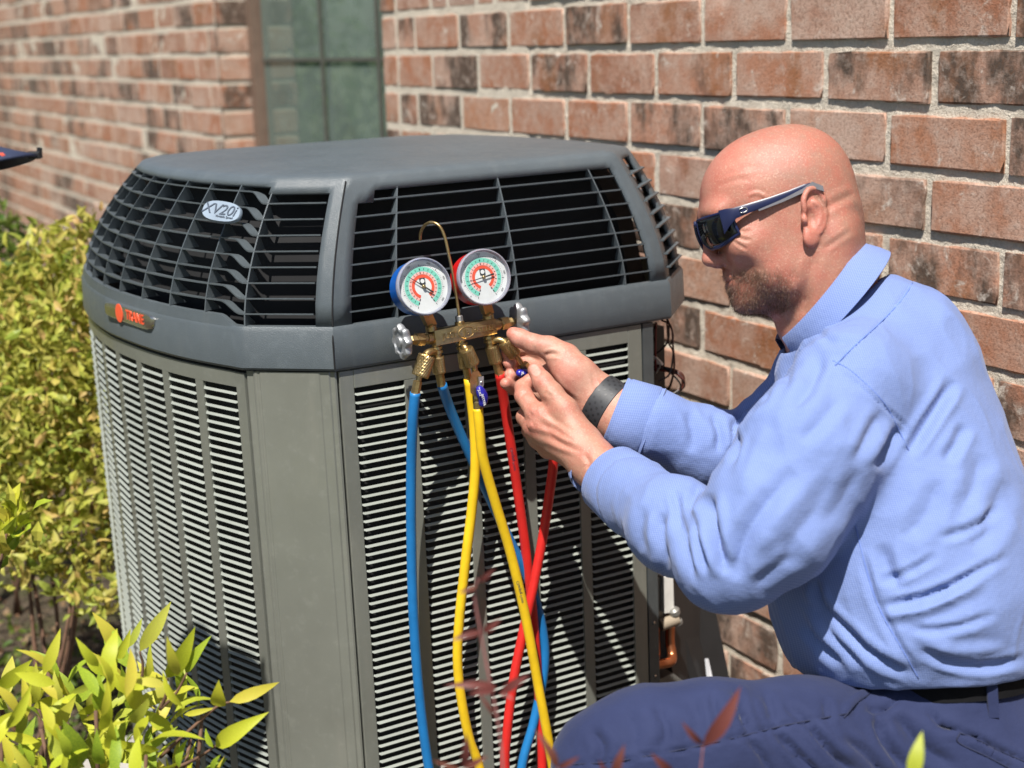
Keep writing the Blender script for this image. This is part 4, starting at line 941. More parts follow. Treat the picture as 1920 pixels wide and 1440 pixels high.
# ---- leafy crowns as one mesh of many small leaves
def crown(parent, pts_fn, n, size, mat, name='crown', droop=0.0, seed=1):
    r = np.random.default_rng(seed); gv, gf = leaf_geo(3, .2, .1, .3); VV = []; FF = []; TT = []; nv = len(gv)
    for i in range(n):
        p = pts_fn(r); L = r.uniform(*size); d = norm(r.normal(0, 1, 3) + np.array([0, 0, .5 - droop])); u, v, _ = frame_of(d); a = r.uniform(0, 2 * PI); y = math.cos(a) * u + math.sin(a) * v; z = np.cross(d, y)
        Q = p + L * (gv[:, :1] * d + gv[:, 1:2] * y + gv[:, 2:] * z); VV.append(Q); FF += [tuple(k + i * nv for k in f) for f in gf]; TT += [r.uniform()] * nv
    V = np.vstack(VV); o = obj(name, V, FF, mat, parent, world_space=True, kind='stuff'); return with_tint(o, TT)
def clump_fn(clumps):
    C_ = np.array([c[:3] for c in clumps]); R_ = np.array([c[3] for c in clumps]); w = R_ ** 2.4; w /= w.sum()
    def fn(r):
        k = r.choice(len(R_), p=w); d = norm(r.normal(0, 1, 3)); q = C_[k] + d * R_[k] * (r.uniform() ** .45) * np.array([1, 1, .9])
        if q[2] < .02: q[2] = .02 + r.uniform() * .05
        return q
    return fn
def shrub_thing(name, label, foot, clumps, n, size, mat, seed, cat='shrub', nst=6, group=None):
    e = empty(name, label, cat, loc=tuple(foot), group=group); r = random.Random(seed)
    for k in range(nst):
        c = clumps[r.randrange(len(clumps))]; p1 = np.array(c[:3]); p0 = np.array(foot) + np.array([r.uniform(-.08, .08), r.uniform(-.08, .08), 0]); MB().tube(spline([p0, (p0 + p1) / 2 + np.array([r.uniform(-.05, .05), r.uniform(-.05, .05), .04]), p1], 10), np.linspace(.006, .002, 10), 6).build('stem', M_twig, e, True, world_space=True)
    crown(e, clump_fn(clumps), n, size, mat, seed=seed); return e
r_ = random.Random(11); cl = []
for (px, py, d, rad) in [(150, 470, 3.15, .09), (90, 540, 3.2, .13), (190, 560, 3.05, .11), (30, 600, 3.2, .14), (130, 640, 3.05, .15), (60, 700, 3.1, .15), (170, 740, 3.0, .12), (20, 780, 3.1, .15), (110, 800, 3.0, .15), (60, 860, 3.05, .13), (150, 880, 3.0, .10), (180, 960, 2.95, .08), (-60, 640, 3.2, .16), (-60, 780, 3.2, .16), (90, 470, 3.25, .07), (170, 430, 3.2, .05), (205, 660, 3.0, .09), (215, 800, 2.95, .07), (150, 1010, 2.95, .09), (70, 950, 3.0, .10), (190, 1060, 2.9, .06), (110, 1080, 2.95, .06), (20, 900, 3.05, .10), (215, 900, 2.9, .06), (60, 1040, 2.95, .08), (150, 1120, 2.9, .05), (200, 1130, 2.85, .05), (10, 1010, 3.0, .09), (-60, 950, 3.1, .12)]:
    p = U(px, py, d); cl.append((*p, rad))
ft = U(90, 1200, 3.0); ft[2] = 0
shrub_thing('golden_shrub', 'dense golden green shrub growing between the air conditioner and the brick wall', ft, cl, 8500, (.014, .046), M_leafb, 3)
cl = [(*U(px, py, d), rad) for px, py, d, rad in [(-20, 470, 3.9, .12), (-30, 430, 4.0, .10), (10, 545, 3.7, .10), (-60, 560, 3.8, .2)]]
ft = U(-40, 900, 3.9); ft[2] = 0
shrub_thing('green_shrub', 'bright green shrub under the navy cap brim', ft, cl, 1500, (.03, .05), M_leafg, 5)
cl = [(*U(px, py, d), rad) for px, py, d, rad in [(15, 985, 2.2, .03), (40, 970, 2.2, .028), (10, 1020, 2.2, .025), (-30, 1010, 2.2, .05)]]
ft = U(-60, 1300, 2.3); ft[2] = 0
shrub_thing('low_sprig', 'small light green sprig over bare soil', ft, cl, 60, (.03, .05), M_leaf, 6, nst=3)
# low ground cover and litter on the soil
r = np.random.default_rng(21); gvv, gff = leaf_geo(2, .3, .1, .2); VV = []; FF = []; TT = []
for i in range(2600):
    x, y = r.uniform(-2.4, -.35), r.uniform(1.7, 5.2); k = 1.0; d = norm(np.array([r.normal(), r.normal(), r.uniform(0, .35)])); u, v, _ = frame_of(d); a = r.uniform(0, 6.3); yy = math.cos(a) * u + math.sin(a) * v; zz = np.cross(d, yy)
    L = r.uniform(.012, .04); Q = np.array([x, y, .012 + r.uniform(0, .02)]) + L * (gvv[:, :1] * d + gvv[:, 1:2] * yy + gvv[:, 2:] * zz); n_ = len(VV) * len(gvv); VV.append(Q); FF += [tuple(q + n_ for q in f) for f in gff]; TT += [r.uniform()] * len(gvv)
M_litter = leaf_mat('leaf_litter', [(0.13, 0.075, 0.035), (0.24, 0.16, 0.085), (0.09, 0.05, 0.03), (0.30, 0.22, 0.13), (0.17, 0.08, 0.045), (0.2, 0.2, 0.06)], .1)
o = obj('leaf_litter', np.vstack(VV), FF, M_litter, kind='stuff'); with_tint(o, TT); tag(o, 'dry brown leaf litter scattered over the soil', 'leaf litter')
def weeds(r):
    c_ = [(-1.35, 3.4), (-1.05, 3.0), (-.85, 2.75), (-1.7, 3.6), (-1.1, 2.6), (-.75, 3.2)][r.integers(6)]; return np.array([c_[0] + r.normal(0, .16), c_[1] + r.normal(0, .16), .02 + abs(r.normal(0, .035))])
e_ = empty('ground_cover', loc=(-1.1, 3.0, 0)); o = crown(None, weeds, 1500, (.015, .035), M_leafg, 'ground_cover', seed=8); bpy.data.objects.remove(e_); tag(o, 'low green ground cover on the soil bed', 'ground cover')
# ---- red young shoots in front, out of focus
def shoot(name_label, stem_px, leaves, d, foot_px):
    p = U(*foot_px, d); p[2] = 0.0; e = empty('red_shoot', name_label, 'shoot', loc=tuple(p), group=None)
    P = [U(x, y, d) for x, y in stem_px]; P = [p, p * .5 + P[0] * .5, p * .12 + P[0] * .88] + P; MB().tube(spline(P, 60), np.linspace(.0020, .0007, 60), 6).build('stem', M_rtwig, e, True, world_space=True)
    for b, tp, wd in leaves:
        B = U(*b, d); T = U(*tp, d - .01); leaf_obj(e, B, T, roll_for(B, T, norm(-ray(*b))) + rl.gauss(0, .2), M_leafr, wd * 1.15)
    return e
DS = 1.2
shoot('thin red nandina shoot with curled leaves rising before the hoses', [(945, 1500), (938, 1380), (915, 1260), (902, 1190), (890, 1120), (896, 1085)], [((896, 1090), (928, 1070), .9), ((894, 1100), (862, 1112), .8), ((905, 1185), (938, 1162), 1.1), ((904, 1185), (845, 1200), .7), ((932, 1290), (880, 1302), .9), ((930, 1285), (835, 1284), .55), ((940, 1300), (990, 1260), .9), ((936, 1300), (960, 1310), .9), ((930, 1345), (900, 1300), .5)], DS, (950, 2300))
shoot('short red nandina shoot with upright leaves beside the yellow hose', [(880, 1500), (868, 1440)], [((868, 1440), (878, 1375), .9), ((870, 1440), (915, 1418), .8), ((866, 1445), (812, 1425), .6)], DS, (890, 2300))
shoot('red nandina leaf pair below the yellow hose end', [(1060, 1520), (1045, 1440)], [((1046, 1440), (1012, 1370), .7), ((1046, 1440), (1085, 1415), .7)], DS, (1060, 2300))
shoot('red nandina shoot with a forked tip before the navy trousers', [(1310, 1500), (1318, 1400)], [((1318, 1400), (1392, 1294), .8), ((1318, 1396), (1280, 1352), .8)], DS, (1300, 2300))
shoot('single red nandina leaf before the thigh', [(1150, 1520), (1150, 1460)], [((1150, 1460), (1172, 1396), .8), ((1145, 1460), (1120, 1425), .7)], DS, (1150, 2300))
shoot('red nandina leaf tip slanting before the thigh', [(1270, 1520), (1262, 1450)], [((1262, 1450), (1222, 1412), .9)], DS, (1262, 2300))
ys = shoot('yellow green nandina leaf standing before the hip', [(1712, 1530), (1708, 1460)], [], DS, (1712, 2300)); B = U(1708, 1465, DS); T = U(1733, 1374, DS); leaf_obj(ys, B, T, roll_for(B, T, norm(-ray(1708, 1440))), M_leaf, 1.3)
# ---- trees and hedge across the lawn (seen mirrored in the window)
M_bark = simple('bark', (0.11, 0.085, 0.065), .9, 0, .3, 8, .8, 40, .02)
def tree(loc, h, seed, label):
    e = empty('tree', label, 'tree', loc=loc, group='trees across the lawn'); r = random.Random(seed); L = np.array(loc, float)
    MB().tube(spline([L, L + [.1, .05, h * .3], L + [-.05, .1, h * .55]], 10), np.linspace(.16, .09, 10), 10).build('trunk', M_bark, e, True, world_space=True)
    cl = []
    for k in range(9):
        c_ = L + np.array([r.uniform(-1.1, 1.1), r.uniform(-1.1, 1.1), h * r.uniform(.5, .95)]); cl.append((*c_, r.uniform(.5, .9))); MB().tube([L + [-.05, .1, h * .5], (L + [-.05, .1, h * .5] + c_) / 2 + [0, 0, .15], c_], [.06, .04, .015], 6).build('limb', M_bark, e, True, world_space=True)
    crown(e, clump_fn(cl), 2600, (.10, .2), M_leafg, seed=seed)
for k, (x_, y_) in enumerate(((-7.6, 7.4), (-6.9, 8.6), (-8.6, 6.2), (-6.0, 9.8))):
    rr2 = random.Random(k + 40); cl = [(x_ + rr2.uniform(-.6, .6), y_ + rr2.uniform(-.6, .6), rr2.uniform(.4, 2.3), rr2.uniform(.45, .75)) for _ in range(9)]
    shrub_thing('hedge_bush', ['tall dark green hedge bush across the lawn facing the window', 'hedge bush beside the tallest hedge bush, nearer the house', 'hedge bush at the far end of the lawn hedge', 'hedge bush at the house end of the lawn hedge'][k], (x_, y_, 0), cl, 1800, (.08, .16), M_leafg, 60 + k, 'bush', 5, 'hedge bushes across the lawn')
tree((-9.5, 9.5, 0), 4.6, 1, 'leafy shade tree across the lawn'); tree((-12, 7.2, 0), 5.0, 2, 'taller leafy tree at the far end of the lawn'); tree((-7.5, 12.5, 0), 4.2, 3, 'small leafy tree near the far house corner')
# ================================================================ implicit-surface modelling for the figure
def smin(a, b, k):
    h = np.clip(0.5 + 0.5 * (b - a) / k, 0, 1); return b + (a - b) * h - k * h * (1 - h)
class Vol:
    def __init__(s, lo, hi, h):
        s.lo = np.asarray(lo, float); s.h = h; s.n = np.ceil((np.asarray(hi) - s.lo) / h).astype(int) + 1
        s.F = np.full(s.n, 0.5, np.float32)
    def sub(s, lo, hi, m):
        a = np.clip(np.floor((np.asarray(lo) - m - s.lo) / s.h).astype(int), 0, s.n - 1); b = np.clip(np.ceil((np.asarray(hi) + m - s.lo) / s.h).astype(int) + 1, 1, s.n)
        ax = [(s.lo[i] + s.h * np.arange(a[i], b[i])).astype(np.float32) for i in range(3)]
        return tuple(slice(a[i], b[i]) for i in range(3)), ax[0][:, None, None], ax[1][None, :, None], ax[2][None, None, :]
    def put(s, sl, d, k, mode='add'):
        if mode == 'add': s.F[sl] = smin(s.F[sl], d, k)
        else: s.F[sl] = -smin(-s.F[sl], d, k)
    def cone(s, p0, p1, r0, r1, k=0.01, mode='add', squash=None):
        """tapered capsule; squash = (direction, factor) flattens it along a direction."""
        p0, p1 = np.asarray(p0, float), np.asarray(p1, float); rm = max(r0, r1) * (1 / min(1, squash[1]) if squash else 1)
        sl, X, Y, Z = s.sub(np.minimum(p0, p1) - rm, np.maximum(p0, p1) + rm, k * 1.2 + 3 * s.h)
        d = p1 - p0; L2 = d @ d + 1e-12
        if squash:
            q, f = norm(squash[0]), squash[1]; dd = d + q * (d @ q) * (f - 1); L2 = dd @ dd + 1e-12
            px, py, pz = X - p0[0], Y - p0[1], Z - p0[2]; m = (px * q[0] + py * q[1] + pz * q[2]) * (f - 1); px, py, pz = px + m * q[0], py + m * q[1], pz + m * q[2]; d = dd
        else: px, py, pz = X - p0[0], Y - p0[1], Z - p0[2]
        t = np.clip((px * d[0] + py * d[1] + pz * d[2]) / L2, 0, 1)
        dist = np.sqrt((px - t * d[0]) ** 2 + (py - t * d[1]) ** 2 + (pz - t * d[2]) ** 2) - (r0 + (r1 - r0) * t)
        s.put(sl, dist.astype(np.float32), k, mode); return s
    def chain(s, pts, k=0.01, mode='add', squash=None):
        for (a, ra), (b, rb) in zip(pts[:-1], pts[1:]): s.cone(a, b, ra, rb, k, mode, squash)
        return s
    def ell(s, c, r, k=0.01, mode='add', axes=None):
        c = np.asarray(c, float); r = np.asarray(r, float); m = r.max(); sl, X, Y, Z = s.sub(c - m, c + m, k * 1.2 + 3 * s.h)
        A = np.eye(3) if axes is None else np.asarray(axes); x, y, z = X - c[0], Y - c[1], Z - c[2]
        q = [(A[i][0] * x + A[i][1] * y + A[i][2] * z) for i in range(3)]
        k0 = np.sqrt(sum((q[i] / r[i]) ** 2 for i in range(3))); k1 = np.sqrt(sum((q[i] / r[i] ** 2) ** 2 for i in range(3))) + 1e-9
        s.put(sl, (k0 * (k0 - 1) / k1).astype(np.float32), k, mode); return s
    def half(s, p, n, k=0.004):
        """cut away everything on the +n side of the plane through p."""
        X, Y, Z = [(s.lo[i] + s.h * np.arange(s.n[i])).astype(np.float32) for i in range(3)]; n = norm(n)
        d = (X[:, None, None] - p[0]) * n[0] + (Y[None, :, None] - p[1]) * n[1] + (Z[None, None, :] - p[2]) * n[2]
        s.F = np.maximum(s.F, d).astype(np.float32); return s
    def mesh(s, smooth=2):
        F = s.F; ins = F < 0; n = s.n
        c = [ins[i:n[0] - 1 + i, j:n[1] - 1 + j, k:n[2] - 1 + k] for i in (0, 1) for j in (0, 1) for k in (0, 1)]
        tot = sum(x.astype(np.int8) for x in c); act = (tot > 0) & (tot < 8); idx = np.argwhere(act)
        ids = np.full(act.shape, -1, np.int64); ids[act] = np.arange(len(idx))
        acc = np.zeros((len(idx), 3)); w = np.zeros(len(idx)); cor = np.array([(i, j, k) for i in (0, 1) for j in (0, 1) for k in (0, 1)])
        vals = np.stack([F[idx[:, 0] + a, idx[:, 1] + b, idx[:, 2] + c_] for a, b, c_ in cor], 1)
        for a in range(8):
            for b in range(a + 1, 8):
                if np.abs(cor[a] - cor[b]).sum() != 1: continue
                x, y = vals[:, a], vals[:, b]; m = (x < 0) != (y < 0); t = np.where(m, x / np.where(m, x - y, 1), 0)[:, None]
                acc += np.where(m[:, None], cor[a] + t * (cor[b] - cor[a]), 0); w += m
        V = s.lo + s.h * (idx + acc / w[:, None]); Q = []
        for ax in range(3):
            o1, o2 = [(1, 2), (2, 0), (0, 1)][ax]; sl0 = [slice(None)] * 3; sl1 = [slice(None)] * 3; sl0[ax] = slice(0, -1); sl1[ax] = slice(1, None)
            A_, B_ = ins[tuple(sl0)], ins[tuple(sl1)]; e = np.argwhere(A_ != B_); e = e[(e[:, o1] > 0) & (e[:, o2] > 0) & (e[:, o1] < n[o1] - 1) & (e[:, o2] < n[o2] - 1)]
            fl = A_[e[:, 0], e[:, 1], e[:, 2]]
            def cell(d1, d2): q = e.copy(); q[:, o1] += d1; q[:, o2] += d2; return ids[q[:, 0], q[:, 1], q[:, 2]]
            q = np.stack([cell(-1, -1), cell(0, -1), cell(0, 0), cell(-1, 0)], 1); q[~fl] = q[~fl][:, ::-1]; Q.append(q)
        Q = np.vstack(Q); Q = Q[(Q >= 0).all(1)]
        for _ in range(smooth): V = relax(V, Q, .5)
        return V, Q
def relax(V, Q, f=0.5):
    acc = np.zeros_like(V); w = np.zeros(len(V))
    for a, b in ((0, 1), (1, 2), (2, 3), (3, 0)):
        for i, j in ((a, b), (b, a)):
            np.add.at(acc, Q[:, i], V[Q[:, j]]); np.add.at(w, Q[:, i], 1)
    return V + f * (acc / np.maximum(w, 1)[:, None] - V)
def vnormals(V, Q):
    n = np.cross(V[Q[:, 2]] - V[Q[:, 0]], V[Q[:, 3]] - V[Q[:, 1]]); N = np.zeros_like(V)
    for i in range(4): np.add.at(N, Q[:, i], n)
    return N / (np.linalg.norm(N, axis=1, keepdims=True) + 1e-12)
def projv(V):
    d = V - CAM; z = d @ FW; return np.stack([960 + FPX * (d @ CR) / z, 720 - FPX * (d @ CU) / z], 1), z
def front_mask(V, N, tol=0.05, cell=6):
    P, z = projv(V); key = (np.floor(P[:, 0] / cell).astype(np.int64) + 2000) * 100000 + np.floor(P[:, 1] / cell).astype(np.int64) + 2000
    u, inv = np.unique(key, return_inverse=True); mn = np.full(len(u), 1e9); np.minimum.at(mn, inv, z); d = V - CAM; face = -(N * d).sum(1) / np.linalg.norm(d, axis=1)
    return P, np.clip((face + .15) / .3, 0, 1) * (z < mn[inv] + tol)
def polydist(P, pts):
    """distance to a smooth polyline and position 0..1 along it."""
    C_ = spline(pts, 40); best = np.full(len(P), 1e9); pos = np.zeros(len(P))
    for i in range(39):
        a, b = C_[i], C_[i + 1]; d = b - a; t = np.clip(((P - a) @ d) / (d @ d + 1e-9), 0, 1); q = np.linalg.norm(P - a - t[:, None] * d, axis=1); m = q < best; best[m] = q[m]; pos[m] = ((i + t) / 39)[m]
    return best, pos
def folds(V, Q, lst, tol=0.05, gain=(1, 1)):
    """sculpt creases (depth < 0) and ridges (depth > 0) along traced lines into the visible surface."""
    N = vnormals(V, Q); P, fm = front_mask(V, N, tol); D = np.zeros(len(V))
    for pts, wd, dep in lst:
        wd, dep = wd * gain[0], dep * gain[1]
        pts = np.asarray(pts, float); lo, hi = pts.min(0) - wd * 5, pts.max(0) + wd * 5; m = (P[:, 0] > lo[0]) & (P[:, 0] < hi[0]) & (P[:, 1] > lo[1]) & (P[:, 1] < hi[1]) & (fm > 0)
        if not m.any(): continue
        q, pos = polydist(P[m], pts); env = np.clip(np.minimum(pos, 1 - pos) / .22, 0.0, 1) ** .8; end = np.clip(1 - np.maximum(0, q - wd * 3) / wd, 0, 1)
        x = q / wd; prof = np.exp(-x ** 1.35) - .42 * np.exp(-((x - 1.9) / .9) ** 2)
        D[np.where(m)[0]] += dep * prof * env * end
    return V + N * (D * fm)[:, None]
def fbm(V, sc, amp, seed=0.0, octs=3):
    out = np.zeros(len(V))
    for i, v in enumerate(V):
        q = Vector((v[0] * sc + seed, v[1] * sc, v[2] * sc)); out[i] = mnoise.noise(q) + (.5 * mnoise.noise(q * 2.1) if octs > 1 else 0)
    return out * amp
# ================================================================ the person
t = NT('skin'); a = t.attr('skin'); c = t.coord(); n1 = t.noise(c, 45, 5, .6); n2 = t.noise(c, 700, 3, .6)
cc = t.mix(t.ramp(n1, [(.38, 0), (.64, .65)]), a['Color'], (0.43, 0.135, 0.095)); cc = t.mix(t.ramp(t.noise(c, 140, 3), [(.62, 0), (.74, .4)]), cc, (0.30, 0.12, 0.085)); cc = t.mix(t.ramp(t.noise(c, 420, 2), [(.30, .35), (.45, 0)]), cc, (0.62, 0.40, 0.30))
t.set(Base_Color=cc, Roughness=t.ramp(n2, [(.3, .38), (.7, .52)]), Specular_IOR_Level=.45, Subsurface_Weight=.12, Subsurface_Scale=.006); t.b.inputs['Subsurface Radius'].default_value = (1.0, .35, .2)
t.bump(t.math('ADD', n2, t.math('MULTIPLY', t.noise(c, 180, 4), .8)), .4, .0014); M_skin = t.m
t = NT('shirt_cloth'); c = t.coord(); wv = []
for ax in ((1, 0, .25), (0, .55, 1)):
    d = t.n('VectorMath', operation='DOT_PRODUCT'); t.link(c, d.inputs[0]); d.inputs[1].default_value = ax; wv.append(t.math('SINE', t.math('MULTIPLY', d.outputs['Value'], 2 * PI / .0026)))
ck = t.math('ADD', t.math('MULTIPLY', wv[0], .5), t.math('MULTIPLY', wv[1], .5)); n1 = t.noise(c, 9, 4, .6); n2 = t.noise(c, 55, 5, .65); n3 = t.noise(c, 900, 2)
cc = t.mix(t.ramp(t.math('ADD', t.math('MULTIPLY', ck, .5), .5), [(.25, 0), (.75, 1)]), (0.128, 0.190, 0.425), (0.212, 0.280, 0.510))
cc = t.mix(t.ramp(n1, [(.35, .12), (.65, 0)]), cc, (0.14, 0.20, 0.43)); t.set(Base_Color=cc, Roughness=.85, Specular_IOR_Level=.2, Sheen_Weight=.12)
t.bump(t.math('ADD', t.math('MULTIPLY', n2, 1.0), t.math('MULTIPLY', n3, .08)), .28, .005); M_shirt = t.m
t = NT('trouser_cloth'); c = t.coord(); n1 = t.noise(c, 14, 4); n2 = t.noise(c, 40, 5, .6); n3 = t.noise(c, 1200, 2)
t.set(Base_Color=t.ramp(n1, [(.3, (0.018, 0.025, 0.070)), (.7, (0.025, 0.034, 0.090))]), Roughness=.8, Specular_IOR_Level=.2, Sheen_Weight=.1); t.bump(t.math('ADD', n2, t.math('MULTIPLY', n3, .1)), .4, .005); M_trou = t.m
M_belt = simple('black_leather', (0.005, 0.005, 0.006), .8, 0, .2, 80, .3, 400, .0006, Specular_IOR_Level=.15); M_band = simple('charcoal_silicone', (0.028, 0.030, 0.034), .55)
M_sun = simple('navy_gloss', (0.008, 0.012, 0.05), .34); M_lens = simple('black_mirror', (0.006, 0.007, 0.009), .03, 0); M_grey = simple('grey_rubber', (0.13, 0.13, 0.145), .6); M_boot = simple('boot_leather', (0.05, 0.035, 0.025), .6)
M_thread = simple('shirt_thread', (0.14, 0.22, 0.55), .9)
pr = U(1700, 2000, 1.85); pr[2] = 0
person = empty('person', 'person in light blue shirt and navy trousers crouching and holding the valve with both hands', 'person', loc=tuple(pr))
def setcol(o, cols):
    at = o.data.attributes.new('skin', 'FLOAT_COLOR', 'POINT'); at.data.foreach_set('color', np.hstack([cols, np.ones((len(cols), 1))]).astype(np.float32).ravel())
def sst(x, a, b): u = np.clip((x - a) / (b - a), 0, 1); return u * u * (3 - 2 * u)

# ---------------------------------------------------------------- head and neck (own frame: a forward, b up, c towards the near side)
HS = 1 / 1465.0; th = math.radians(15); yw_ = math.radians(1)
f0 = -CR * math.cos(th) - CU * math.sin(th); HB = -CR * math.sin(th) + CU * math.cos(th); HA = f0 * math.cos(yw_) - FW * math.sin(yw_); HC = -FW * math.cos(yw_) - f0 * math.sin(yw_)
HO = U(1500, 430, 1.88)
def hw(p): p = np.atleast_2d(p); return HO + p[:, :1] * HA + p[:, 1:2] * HB + p[:, 2:3] * HC
bb = np.array([-.092, -.085, -.075, -.06, -.045, -.03, -.01, .01, .03, .05, .07, .09, .105, .118, .128, .134, .1360])
af = np.array([.066, .090, .100, .1035, .1035, .1035, .1045, .1075, .112, .1175, .1135, .1020, .086, .064, .043, .024, .000])
ab = np.array([.030, .012, .000, -.020, -.045, -.060, -.072, -.079, -.082, -.083, -.080, -.073, -.067, -.060, -.054, -.047, -.034])
ww = np.array([.018, .034, .045, .0545, .0605, .0655, .0705, .074, .0760, .0770, .0762, .072, .0655, .0570, .0465, .036, .020])
fine = np.linspace(bb[0], bb[-1], 240)
def smooth_interp(y):
    z = np.interp(fine, bb, y); k = np.exp(-np.linspace(-2, 2, 17) ** 2); k /= k.sum(); zp = np.pad(z, 8, mode='edge'); return np.convolve(zp, k, 'valid')
AF, AB, WW = smooth_interp(af), smooth_interp(ab), smooth_interp(ww)
_t = np.clip((fine - .045) / (bb[-1] - .045), 0, 1); _s = (1 - _t ** 2.25) ** (1 / 2.25); _m = sst(fine, .045, .075)      # rounded crown
AF = AF * (1 - _m) + (.010 + .1065 * _s) * _m; AB = AB * (1 - _m) + (.010 - .0930 * _s) * _m; WW = WW * (1 - _m) + np.maximum(.0775 * _s ** .92, .004) * _m
hv = Vol((-.115, -.19, -.1), (.145, .146, .108), .0017)
A_ = (hv.lo[0] + hv.h * np.arange(hv.n[0]))[:, None, None]; B_ = (hv.lo[1] + hv.h * np.arange(hv.n[1]))[None, :, None]; C3 = (hv.lo[2] + hv.h * np.arange(hv.n[2]))[None, None, :]
fr_ = np.interp(B_, fine, AF); bk_ = np.interp(B_, fine, AB); wd_ = np.interp(B_, fine, WW); ce = (fr_ + bk_) / 2; ra = np.maximum((fr_ - bk_) / 2, .002); pw_ = 2.25
qq = ((np.abs(A_ - ce) / ra) ** pw_ + (np.abs(C3) / wd_) ** pw_) ** (1 / pw_); dd = (qq - 1) * np.minimum(ra, wd_)
over = np.maximum(B_ - bb[-1], bb[0] - B_); dd = np.where(over > 0, np.maximum(dd, 0) + over, dd); hv.F = np.minimum(hv.F, dd).astype(np.float32)
for sg in (-1, 1):
    hv.ell((.078, -.004, sg * .048), (.022, .018, .018), .03); hv.ell((.104, .046, sg * .026), (.012, .009, .026), .02)
    hv.ell((.124, .020, sg * .033), (.018, .014, .019), .014, 'sub'); hv.ell((.112, -.0135, sg * .0115), (.0095, .0075, .0065), .008)
    hv.cone((-.028, -.025, sg * .056), (.028, -.155, sg * .026), .016, .014, .03); hv.ell((.040, -.048, sg * .052), (.030, .020, .010), .025)
    hv.ell((.1245, -.0205, sg * .0065), (.005, .003, .0035), .003, 'sub')
hv.cone((.112, .038, 0), (.1225, -.004, 0), .0065, .0075, .014); hv.ell((.1225, -.008, 0), (.0082, .0075, .0085), .008)
hv.ell((.0995, -.034, 0), (.0085, .0070, .026), .014); hv.ell((.0985, -.0480, 0), (.0085, .0070, .024), .014); hv.ell((.1120, -.0412, 0), (.0085, .0012, .024), .004, 'sub')
hv.ell((.086, -.072, 0), (.020, .017, .028), .018)
hv.cone((-.010, -.02, 0), (-.016, -.20, 0), .0605, .0690, .035)
hv.ell((.045, -.118, 0), (.014, .016, .012), .02)
# ear
for sg in (1, -1):
    ca, sa = math.cos(.28), math.sin(.28); e_up = norm([-.22, 1, 0]); e_out = norm([-.42, -.1, sg * 1.0]); e_fw = np.cross(e_up, e_out); e_fw = e_fw / np.linalg.norm(e_fw); e_up = np.cross(e_out, e_fw); e_fw = e_fw if e_fw[0] > 0 else -e_fw; e_up = e_up if e_up[1] > 0 else -e_up
    E0 = np.array([.0, .0075, sg * .0795])
    def ep(x, y, z=0): return E0 + e_fw * x + e_up * y + e_out * z
    hv.ell(ep(-.001, .002, -.002), (.0155, .031, .0048), .006, axes=(e_fw, e_up, e_out)); hv.ell(ep(.004, -.027, -.001), (.0095, .011, .0048), .008, axes=(e_fw, e_up, e_out))
    hv.ell(ep(.003, -.002, .006), (.0085, .0135, .0095), .004, 'sub', axes=(e_fw, e_up, e_out)); hv.ell(ep(-.002, .020, .0065), (.0085, .009, .0062), .004, 'sub', axes=(e_fw, e_up, e_out))
    hx = spline([(.0125, .006), (.0135, .020), (.006, .032), (-.006, .0335), (-.0155, .024), (-.0175, .008), (-.015, -.008), (-.008, -.020)], 26); hv.chain([(ep(x, y, .0022), .0031) for x, y in hx], .0025)
    ah = spline([(-.002, .018), (-.0095, .010), (-.0105, -.002), (-.006, -.013)], 12); hv.chain([(ep(x, y, .0020), .0026) for x, y in ah], .003); hv.ell(ep(.0125, -.004, .001), (.0042, .006, .005), .004)
HV, HQ = hv.mesh(2); A3, B3, C3_ = HV[:, 0], HV[:, 1], HV[:, 2]
skin = np.array([.40, .185, .128]); cols = np.tile(skin, (len(HV), 1))
def blend(mask, col): global cols; cols = cols * (1 - mask[:, None]) + np.array(col) * mask[:, None]
blend(.45 * sst(B3, .05, .11) * sst(A3, -.05, .06), (.52, .185, .135)); blend(.30 * sst(A3, .04, .09) * sst(B3, .03, .07), (.52, .215, .155))
hairm = sst(.045 - A3 + .35 * (B3 - .06), 0, .03) * sst(B3, -.05, -.02); blend(.42 * hairm, (.25, .15, .115)); blend(.45 * hairm * np.exp(-((A3 + .066) / .02) ** 2) * np.exp(-((B3 - .004 - .35 * (np.abs(C3_) - .05)) / .010) ** 2), (.13, .085, .07))
blend(.55 * (np.abs(C3_) > .0785) * sst(B3, -.035, -.02) * (1 - sst(B3, .035, .05)) * (np.abs(A3) < .03), (.56, .20, .15)); blend(.4 * np.exp(-((A3 - .118) / .016) ** 2 - ((B3 + .006) / .014) ** 2), (.58, .22, .17))
jaw = sst(-(B3 + .022 - .20 * np.clip(.085 - A3, 0, .06) * 0 + .30 * np.clip(.062 - A3, 0, 1) * 0), 0, .016) * sst(A3, .022, .056) * sst(B3, -.105, -.090)
cheek = sst(-(B3 + .018 + .42 * np.clip(.100 - A3, 0, .2) - .55 * np.clip(.052 - A3, 0, .2)), -.002, .02); lips = np.exp(-((B3 + .0415) / .0052) ** 2) * (A3 > .098) * (np.abs(C3_) < .021)
beard = np.clip(jaw * np.maximum(cheek, 0) * (1 - .9 * lips), 0, 1); beard *= .5 + .5 * sst(-B3, .022, .052)
blend(.80 * beard, (.135, .075, .050)); blend(.6 * lips, (.46, .17, .14))
HVw = hw(HV); HF = HQ[:, ::-1] if np.dot(np.cross(HA, HB), HC) < 0 else HQ
